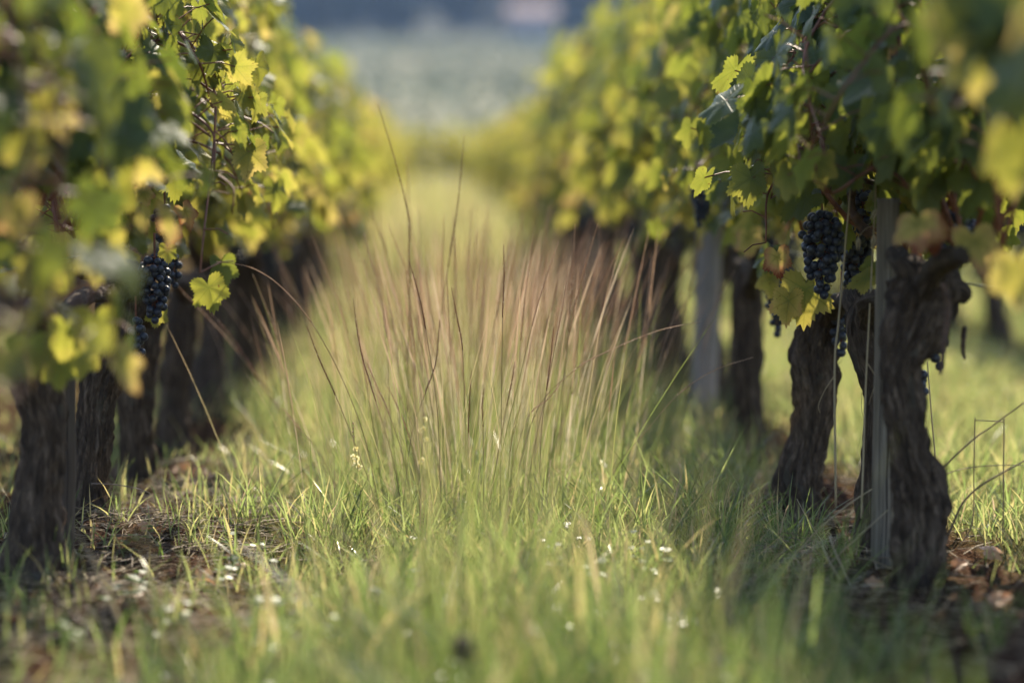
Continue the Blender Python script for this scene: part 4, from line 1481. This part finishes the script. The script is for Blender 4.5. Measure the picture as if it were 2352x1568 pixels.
oat, oat_b = straw([(1880, 160), (1930, 290), (1953, 400), (1942, 560), (1926, 740), (1917, 850), (1920, 1165)], 0.915, 0.0021,
    "tall straw coloured oat stem standing left of the cracked post", (0.75, 0.75), "wild_oat", "wild oat", "wild oats by the cracked post",
    side=[[(1917, 862), (1895, 895), (1880, 930), (1884, 948)]])
oat2, oat2_b = straw([(2014, 380), (2003, 600), (1998, 700), (1990, 850), (1984, 1010), (1978, 1190)], 0.905, 0.0019,
    "second straw oat stem crossing the slender trunk and post edge", (0.75, 0.75), "wild_oat", "wild oat", "wild oats by the cracked post",
    side=[[(1990, 830), (2010, 870), (1995, 930)]])


def spikelet(parent, base, u, v, r, ln, ang, seed, stem_from):
    rgn = np.random.default_rng(seed)
    p = P(u, v, r)
    d = np.array([math.sin(ang), 0.1, -math.cos(ang)])
    mb = MB()
    for s in (-1, 1):
        sd = np.array([math.cos(ang), 0, math.sin(ang)]) * s
        path = np.array([p, p + d * ln * 0.35 + sd * ln * 0.10, p + d * ln * 0.7 + sd * ln * 0.09, p + d * ln + sd * ln * 0.06])
        mb.add(*tube(catmull(path, 9), np.array([0.3, 0.8, 1.1, 1.15, 1.0, 0.8, 0.55, 0.3, 0.05]) * ln * 0.075, 6), tint=rgn.uniform(0.8, 1.0))
    mb.add(*tube(catmull(np.array([P(*stem_from, r), (P(*stem_from, r) + p) / 2 + np.array([0, 0, 0.006]), p]), 8), 0.0004, 4), tint=0.8)
    mb.build("spikelet", M_STRAW, parent, base)


for k, (u, v, a, sf) in enumerate([(1873, 205, 0.2, (1895, 190)), (1852, 200, 0.15, (1890, 180)), (1830, 202, 0.3, (1885, 170)), (1808, 150, 1.2, (1880, 162)), (1883, 232, 0.25, (1908, 225)),
                                   (1871, 290, 0.2, (1925, 280)), (1886, 315, -0.1, (1930, 292)), (1920, 415, 0.1, (1950, 395)), (1900, 190, 0.2, (1905, 215)), (1855, 345, -0.4, (1935, 310))]):
    spikelet(oat, oat_b, u, v, 0.915, 0.024, -a, 700 + k, sf)
for k, (u, v, a, sf) in enumerate([(1972, 545, 0.0, (2006, 520)), (2008, 540, 0.1, (2006, 515)), (2016, 478, 0.5, (2010, 440))]):
    spikelet(oat2, oat2_b, u, v, 0.90, 0.024, -a, 720 + k, sf)

straw([(2130, 830), (2140, 960), (2148, 1060), (2142, 1150)], 0.95, 0.0017, "pale straw hanging behind the gnarled trunk, beside grapes", (0.6, 0.9))
straw([(2098, 860), (2110, 1000), (2128, 1100), (2130, 1200)], 0.93, 0.0014, "darker thin straw rising close behind the gnarled trunk", (0.3, 0.6))
straw([(2240, 965), (2239, 967), (2237, 1080), (2233, 1200), (2200, 1260), (2170, 1330)], 0.93, 0.0013, "left leg of a straw bent square, at right", (0.3, 0.6))
straw([(2241, 965), (2270, 966), (2303, 968), (2306, 970), (2305, 1080), (2304, 1200), (2300, 1330)], 0.93, 0.0013, "bent straw with a square corner, at right", (0.3, 0.6))
straw([(2352, 925), (2310, 955), (2270, 985), (2240, 1005), (2190, 1050), (2150, 1095), (2120, 1150)], 0.90, 0.0018, "dark twig slanting up to the right edge", (0.0, 0.2))
straw([(2420, 1020), (2340, 1065), (2260, 1110), (2215, 1150), (2190, 1200), (2165, 1260)], 0.90, 0.0022, "lower dark twig slanting right from the gnarled foot", (0.05, 0.3))
straw([(2400, 1070), (2300, 1068), (2220, 1075), (2170, 1090), (2150, 1110)], 0.92, 0.0010, "thin horizontal straw arched behind the gnarled trunk", (0.4, 0.6))
straw([(2050, 1095), (1960, 1150), (1880, 1215), (1840, 1260)], 0.90, 0.0017, "dry straw leaning against the cracked post foot", (0.5, 0.8))
straw([(2040, 1170), (1990, 1215), (1940, 1260), (1900, 1300)], 0.87, 0.0016, "second dry straw slanting below the leaning one", (0.5, 0.8))
straw([(1830, 1145), (1860, 1200), (1890, 1245), (1900, 1260)], 0.93, 0.0010, "thin pale straw stuck in the ground left of the posts", (0.7, 0.9))
straw([(1905, 1230), (1920, 1270), (1945, 1325), (1960, 1360)], 0.86, 0.0022, "broken pale straw lying before the gnarled foot", (0.7, 0.9))
straw([(1888, 1250), (1905, 1290), (1930, 1330)], 0.86, 0.0022, "second broken pale straw lying before the gnarled foot", (0.7, 0.9))

# ------------------------------------------------------------------ ground litter, twigs, fallen leaves
mb = MB()
n = 2600
lx = np.concatenate([rng.normal(-0.48, 0.14, n), rng.normal(0.72, 0.12, 1400)])
ly = np.concatenate([rng.uniform(2.9, 5.6, n), rng.uniform(3.0, 5.6, 1400)])
for x, y in zip(lx, ly):
    L = rng.uniform(0.02, 0.09)
    a = rng.uniform(0, math.pi)
    z = float(gz(x, y)) + 0.006 + rng.random() * 0.012
    p0 = np.array([x, y, z])
    d = np.array([math.cos(a), math.sin(a), rng.normal(0, 0.12)]) * L
    bend = np.array([rng.normal(0, 0.1), rng.normal(0, 0.1), 0.05]) * L
    V, F = tube(np.array([p0, p0 + d * 0.5 + bend, p0 + d]), rng.uniform(0.0004, 0.0013), 3, caps=False)
    mb.add(V, F, tint=float(np.clip(rng.normal(0.28, 0.22), 0, 0.9)))
tag(mb.build("straw_litter", M_STRAW), "dry straw and grass litter lying on the brown earth under the vines", "litter", kind="stuff")

# small clover-like weeds low on the left
mb = MB()
wc = np.stack([rng.uniform(-0.55, 0.45, 75), rng.uniform(2.7, 4.4, 75)], -1)
for x, y in wc:
    z = float(gz(x, y))
    for k in range(rng.integers(3, 7)):
        a = rng.uniform(0, 6.28)
        hh = rng.uniform(0.012, 0.045)
        c = np.array([x + math.cos(a) * 0.012, y + math.sin(a) * 0.012, z + hh])
        for q in range(3):
            b_ = a + q * 2.09
            ang = np.linspace(0, 2 * np.pi, 8, endpoint=False)
            rr = rng.uniform(0.005, 0.008)
            ctr = c + np.array([math.cos(b_), math.sin(b_), 0.15]) * rr
            V = ctr + np.stack([np.cos(ang) * rr, np.sin(ang) * rr, 0.3 * rr * np.sin(ang + b_)], -1)
            mb.add(np.vstack([V, ctr]), [np.stack([np.arange(8), (np.arange(8) + 1) % 8, np.full(8, 8)], -1)], tint=float(rng.uniform(0.1, 0.5)))
tag(mb.build("clover", M_CLOVER), "low clover and small weeds at the left of the alley", "clover", kind="stuff")

TW = [([(210, 1110), (260, 1112), (310, 1120), (345, 1132)], 0.98, 0.0011, "thin pale twig reaching out from the shaggy trunk foot"),
      ([(580, 1268), (545, 1300), (515, 1330)], 0.93, 0.0022, "short thick twig slanting on the bare earth at left"),
      ([(400, 1310), (470, 1325), (560, 1345)], 0.90, 0.0016, "long dark twig lying flat on the bare earth at left"),
      ([(450, 1345), (510, 1358), (570, 1370)], 0.885, 0.0014, "pale twig lying below the long dark one at left"),
      ([(250, 1265), (330, 1280), (400, 1262)], 0.95, 0.0018, "dark twig near the foot of the shaggy vine"),
      ([(640, 1280), (700, 1290), (740, 1300)], 0.93, 0.0014, "thin twig between bare earth and grass at left"),
      ([(190, 1330), (240, 1350), (270, 1370)], 0.88, 0.0018, "stubby twig under the far left vine"),
      ([(395, 1480), (440, 1475), (500, 1468)], 0.78, 0.0022, "blurred pale twig near the bottom left")]
for k, (rows, r, hw, lb) in enumerate(TW):
    pts = []
    for (u, v) in rows:
        p = P(u, v, r)
        p[2] = max(p[2], float(gz(p[0], p[1])) + hw)
        pts.append(p)
    pts = np.array(pts)
    mb = MB()
    mb.add(*tube(catmull(pts, 16), hw * np.linspace(1.1, 0.7, 16) * (1 + 0.2 * np.sin(np.arange(16) * 1.7)), 7))
    o = mb.build("twig", M_TWIG, None, pts[0])
    o.location = pts[0]
    tag(o, lb, "twig", "twigs on the ground")

FL = [(468, 1360, 0.868, 38, 0.75, (0.1, -0.35, 1), (1, 0.2, 0), "tan fallen leaf lying alone on the earth at left"),
      (462, 1106, 1.15, 40, 0.55, (0.2, -0.9, 0.6), (0.3, 0, 1), "blurred orange fallen leaf standing on edge beyond the bare earth"),
      (418, 1098, 1.17, 26, 0.5, (0.2, -0.8, 0.6), (0.5, 0, 1), "small blurred orange leaf left of the larger one"),
      (434, 1126, 1.12, 20, 0.45, (0.2, -0.8, 0.6), (0.5, 0, 1), "tiny blurred orange leaf below the larger one"),
      (2270, 1262, 0.90, 36, 0.4, (-0.3, -0.6, 0.8), (1, 0.2, 0.2), "brown fallen leaf among litter right of the gnarled foot"),
      (2290, 1432, 0.79, 44, 0.35, (-0.1, -0.6, 0.8), (0.6, 0.2, 0.3), "blurred rust brown fallen leaf at lower right"),
      (2005, 1350, 0.845, 30, 0.4, (-0.1, -0.6, 0.8), (0.6, 0.2, 0.3), "brown crumpled leaf left of the gnarled foot"),
      (1976, 1225, 0.95, 18, 0.7, (-0.4, -0.6, 0.6), (0.6, 0.2, -0.3), "small yellowish leaf on grass left of the leaning straws"),
      (25, 1660, 0.66, 26, 0.3, (0.2, -0.6, 0.8), (0.6, 0.2, 0.2), "blurred brown leaf at the bottom left corner"),
      (330, 1255, 0.95, 22, 0.3, (0.1, -0.7, 0.7), (0.5, 0.2, 0.3), "curled brown leaf on the earth beside the shaggy trunk foot"),
      (560, 1330, 0.90, 20, 0.4, (0.2, -0.6, 0.8), (-0.5, 0.2, 0.2), "small tan leaf at the edge of bare earth and grass"),
      (2200, 1330, 0.86, 26, 0.3, (0.0, -0.7, 0.7), (0.5, 0.1, 0.3), "curled dark leaf touching the gnarled trunk foot"),
      (310, 1420, 0.82, 26, 0.35, (0.2, -0.6, 0.8), (0.5, 0.1, 0.3), "blurred tan leaf on the earth below the lone one")]
for k, (u, v, r, s, ti, nn, tp, lb) in enumerate(FL):
    rg2 = np.random.default_rng(800 + k)
    p = P(u, v, r)
    p[2] = max(p[2], float(gz(p[0], p[1])) + 0.02)
    mb = MB()
    add_leaves(mb, T_HD, np.array([[0, 0, 0.0]]), np.array([nn], dtype=float), np.array([tp], dtype=float), np.array([s * PX * r]), np.array([ti]), rg2, 2.0)
    o = mb.build("fallen_leaf", M_DEADLEAF)
    o.location = p
    tag(o, lb, "fallen leaf", "fallen leaves on the ground")


# ------------------------------------------------------------------ little yellow flowers and the dark seed head
def flower_plant(rows, r, flowers, buds, label, seed, fs=0.006):
    rg2 = np.random.default_rng(seed)
    pts = np.array([P(u, v, r) for (u, v) in rows])
    pts[-1][2] = float(gz(pts[-1][0], pts[-1][1]))
    base = pts[-1]
    t = thing("wild_flower", base, label, "wild flower", "yellow wild flowers")
    mb = MB()
    V, F = tube(catmull(pts, 24), np.linspace(0.0006, 0.001, 24), 5)
    mb.add(V, F, tint=0.25)
    mb.build("stem", M_TALL, t, base)
    for (u, v) in buds:
        c = P(u, v, r)
        m2 = MB()
        m2.add(ICO1[0] * np.array([0.0016, 0.0016, 0.0026]) + c, [ICO1[1]], tint=0.9)
        m2.build("bud", M_TALL, t, base)
    for (u, v) in flowers:
        c = P(u, v, r)
        m2 = MB()
        for q in range(5):
            a = q * 1.257 + rg2.random()
            d = np.array([math.cos(a), -0.5 + 0.3 * rg2.random(), math.sin(a)])
            sd = np.array([-math.sin(a), 0, math.cos(a)])
            p2 = c + d * fs
            m2.add(np.array([c, c + d * fs * 0.6 + sd * fs * 0.38, p2, c + d * fs * 0.6 - sd * fs * 0.38]), [np.array([[0, 1, 2, 3]])], tint=float(rg2.random()))
        m2.add(ICO1[0] * 0.0018 + c + np.array([0, -0.0012, 0]), [ICO1[1]], tint=0.0)
        m2.build("flower", M_PETAL, t, base)


flower_plant([(811, 970), (814, 1020), (822, 1080), (830, 1150), (835, 1230)], 0.955, [(817, 1030), (811, 1048), (818, 1060), (820, 1052), (824, 1073), (826, 1070)],
             [(811, 972), (812, 982), (810, 992), (813, 1002), (812, 1012)], "small yellow wild flower with a bud spike, sharp, left of centre", 1)
flower_plant([(974, 950), (972, 1000), (968, 1060), (966, 1120), (965, 1220)], 1.03, [(976, 962), (972, 984), (966, 988), (978, 1008), (970, 1055), (965, 1062)],
             [(974, 952)], "softer yellow wild flower to the right of the sharp one", 2)

# plantain head close to the lens
pp0 = P(1064, 1490, 0.60)
base = np.array([pp0[0] + 0.01, pp0[1], float(gz(pp0[0], pp0[1]))])
t = thing("plantain", base, "dark blurred plantain head at the bottom centre, close to the lens", "plantain")
mb = MB()
V, F = tube(catmull(np.array([base, (base + pp0) / 2 + np.array([0.006, 0, 0]), pp0]), 14), 0.001, 5)
mb.add(V, F, tint=0.2)
mb.build("stem", M_TALL, t, base)
mb = MB()
fz = np.linspace(-1, 1, 14)
V, F = tube(pp0 + np.stack([0 * fz, 0 * fz, fz * 0.017], -1), 0.013 * np.sqrt(np.clip(1.02 - fz ** 2, 0, 1)), 14,
            np.random.default_rng(2).normal(0, 0.0012, (14, 14)))
mb.add(V, F)
mb.build("flower_head", M_DARKHEAD, t, base)

# ------------------------------------------------------------------ far country: vines on the slope, wood on the hill, one pale house
rg_ = np.random.default_rng(12)
mb = MB()
for yy in np.arange(70, 330, 5.0):
    n = int(150 + yy * 1.6)
    half = 12 + yy * 0.17
    x = rg_.uniform(-half * 0.9, half * 1.15, n)
    y = np.full(n, yy) + rg_.normal(0, 0.3, n)
    z = slope_z(x, y) + rg_.uniform(0.2, 1.35, n)
    pos_a = np.stack([x, y, z], -1)
    nn = np.stack([rg_.normal(0, 0.5, n), rg_.normal(-0.4, 0.5, n), rg_.uniform(0.3, 1, n)], -1)
    tp = np.stack([rg_.normal(0, 1, n), rg_.normal(0, 1, n), rg_.uniform(-1, 0, n)], -1)
    add_leaves(mb, T_LD, pos_a, nn, tp, rg_.uniform(0.14, 0.34, n), np.clip(rg_.normal(0.38, 0.12, n), 0, 0.6), rg_)
tag(mb.build("distant_vine_rows", plain("slope_vine_leaves", (0.20, 0.20, 0.125), 0.9, 0.3, 0.3, 0.05)), "hazy rows of vines on the far pale slope", "vines", kind="stuff")
mb = MB()
nT = 1500
tx = rg_.uniform(-130, 165, nT)
ty = rg_.uniform(340, 560, nT)
tz = hill_z(tx, ty)
for x, y, z in zip(tx, ty, tz):
    hh = rg_.uniform(6, 12)
    n = 26
    d = rg_.normal(0, 1, (n, 3))
    d = unit(d)
    pos_a = np.array([x, y, z + hh * 0.6]) + d * np.array([hh * 0.38, hh * 0.38, hh * 0.45]) * rg_.uniform(0.6, 1, (n, 1))
    add_leaves(mb, T_LD, pos_a, d + np.array([0, 0, 0.4]), rg_.normal(0, 1, (n, 3)), rg_.uniform(1.2, 2.2, n), np.full(n, np.clip(rg_.normal(0.02, 0.06), 0.0, 0.25)), rg_)
    V, F = tube(np.array([[x, y, z - 0.5], [x, y, z + hh * 0.6]]), 0.25, 5)
    mb.add(V, F, tint=0.95, luv=np.zeros((len(V), 3)))
tag(mb.build("distant_wood", M_WOODS), "dark bluish wood covering the far hill", "wood", kind="stuff")

M_WALL = plain("pale_render", (0.17, 0.145, 0.16), 0.85, 0.12, 2)
M_ROOF = plain("clay_roof", (0.20, 0.125, 0.11), 0.85, 0.25, 3)
M_PANE = plain("dark_pane", (0.03, 0.035, 0.045), 0.15, 0.1, 3)
M_FRAME = plain("shutter_paint", (0.55, 0.55, 0.52), 0.6, 0.1, 3)


def box(mb, c, s):
    x, y, z = c
    a, b, h = s[0] / 2, s[1] / 2, s[2]
    V = np.array([[x - a, y - b, z], [x + a, y - b, z], [x + a, y + b, z], [x - a, y + b, z], [x - a, y - b, z + h], [x + a, y - b, z + h], [x + a, y + b, z + h], [x - a, y + b, z + h]])
    F = np.array([[0, 3, 2, 1], [4, 5, 6, 7], [0, 1, 5, 4], [1, 2, 6, 5], [2, 3, 7, 6], [3, 0, 4, 7]])
    mb.add(V, [F])


hp = P(1222, 90, 70.5)
hz = float(slope_z(np.array(hp[0]), np.array(hp[1])))
hb = np.array([hp[0], hp[1], hz])
ht = thing("house", hb, "hazy pale pinkish house below the far dark wood", "house")
mb = MB()
box(mb, (0, 0, -1), (10, 8, 6.6))
ht.scale = (0.62, 0.62, 0.62)
mb.build("wall", M_WALL, ht, smooth=False)
mb = MB()
V = np.array([[-5.5, -4.6, 5.55], [5.5, -4.6, 5.55], [5.5, 4.6, 5.55], [-5.5, 4.6, 5.55], [-5.5, 0, 8.2], [5.5, 0, 8.2]])
mb.add(V, [np.array([[0, 1, 5, 4], [2, 3, 4, 5], [0, 3, 2, 1]]), np.array([[0, 4, 3], [1, 2, 5]])])
rf = mb.build("roof", M_ROOF, ht, smooth=False)
mb = MB()
box(mb, (3, 1, 6.6), (0.8, 0.8, 2.2))
mb.build("chimney", M_WALL, rf, smooth=False)
for x in (-3.2, 3.2):
    for z in (0.8, 3.3):
        mb = MB()
        box(mb, (x, -4.03, z), (1.3, 0.08, 1.5))
        wf = mb.build("window", M_FRAME, ht, smooth=False)
        mb = MB()
        box(mb, (x, -4.08, z + 0.12), (1.0, 0.06, 1.26))
        mb.build("pane", M_PANE, wf, smooth=False)
mb = MB()
box(mb, (0, -4.03, 0), (1.2, 0.08, 2.2))
mb.build("door", M_FRAME, ht, smooth=False)

# ------------------------------------------------------------------ the hazy air
HAZE = 0.0003
if HAZE:
    m_h, t_, o_ = mat("haze_air")
    pv = nd(t_, "ShaderNodeVolumePrincipled")
    pv.inputs["Color"].default_value = (0.45, 0.65, 1.0, 1)
    pv.inputs["Density"].default_value = HAZE
    pv.inputs["Anisotropy"].default_value = 0.0
    t_.links.new(pv.outputs[0], o_.inputs["Volume"])
    mb = MB()
    box(mb, (10, 300, -1.5), (1100, 720, 110))
    tag(mb.build("haze", m_h, smooth=False), "thin bluish haze softening the far hill", "haze", kind="stuff")
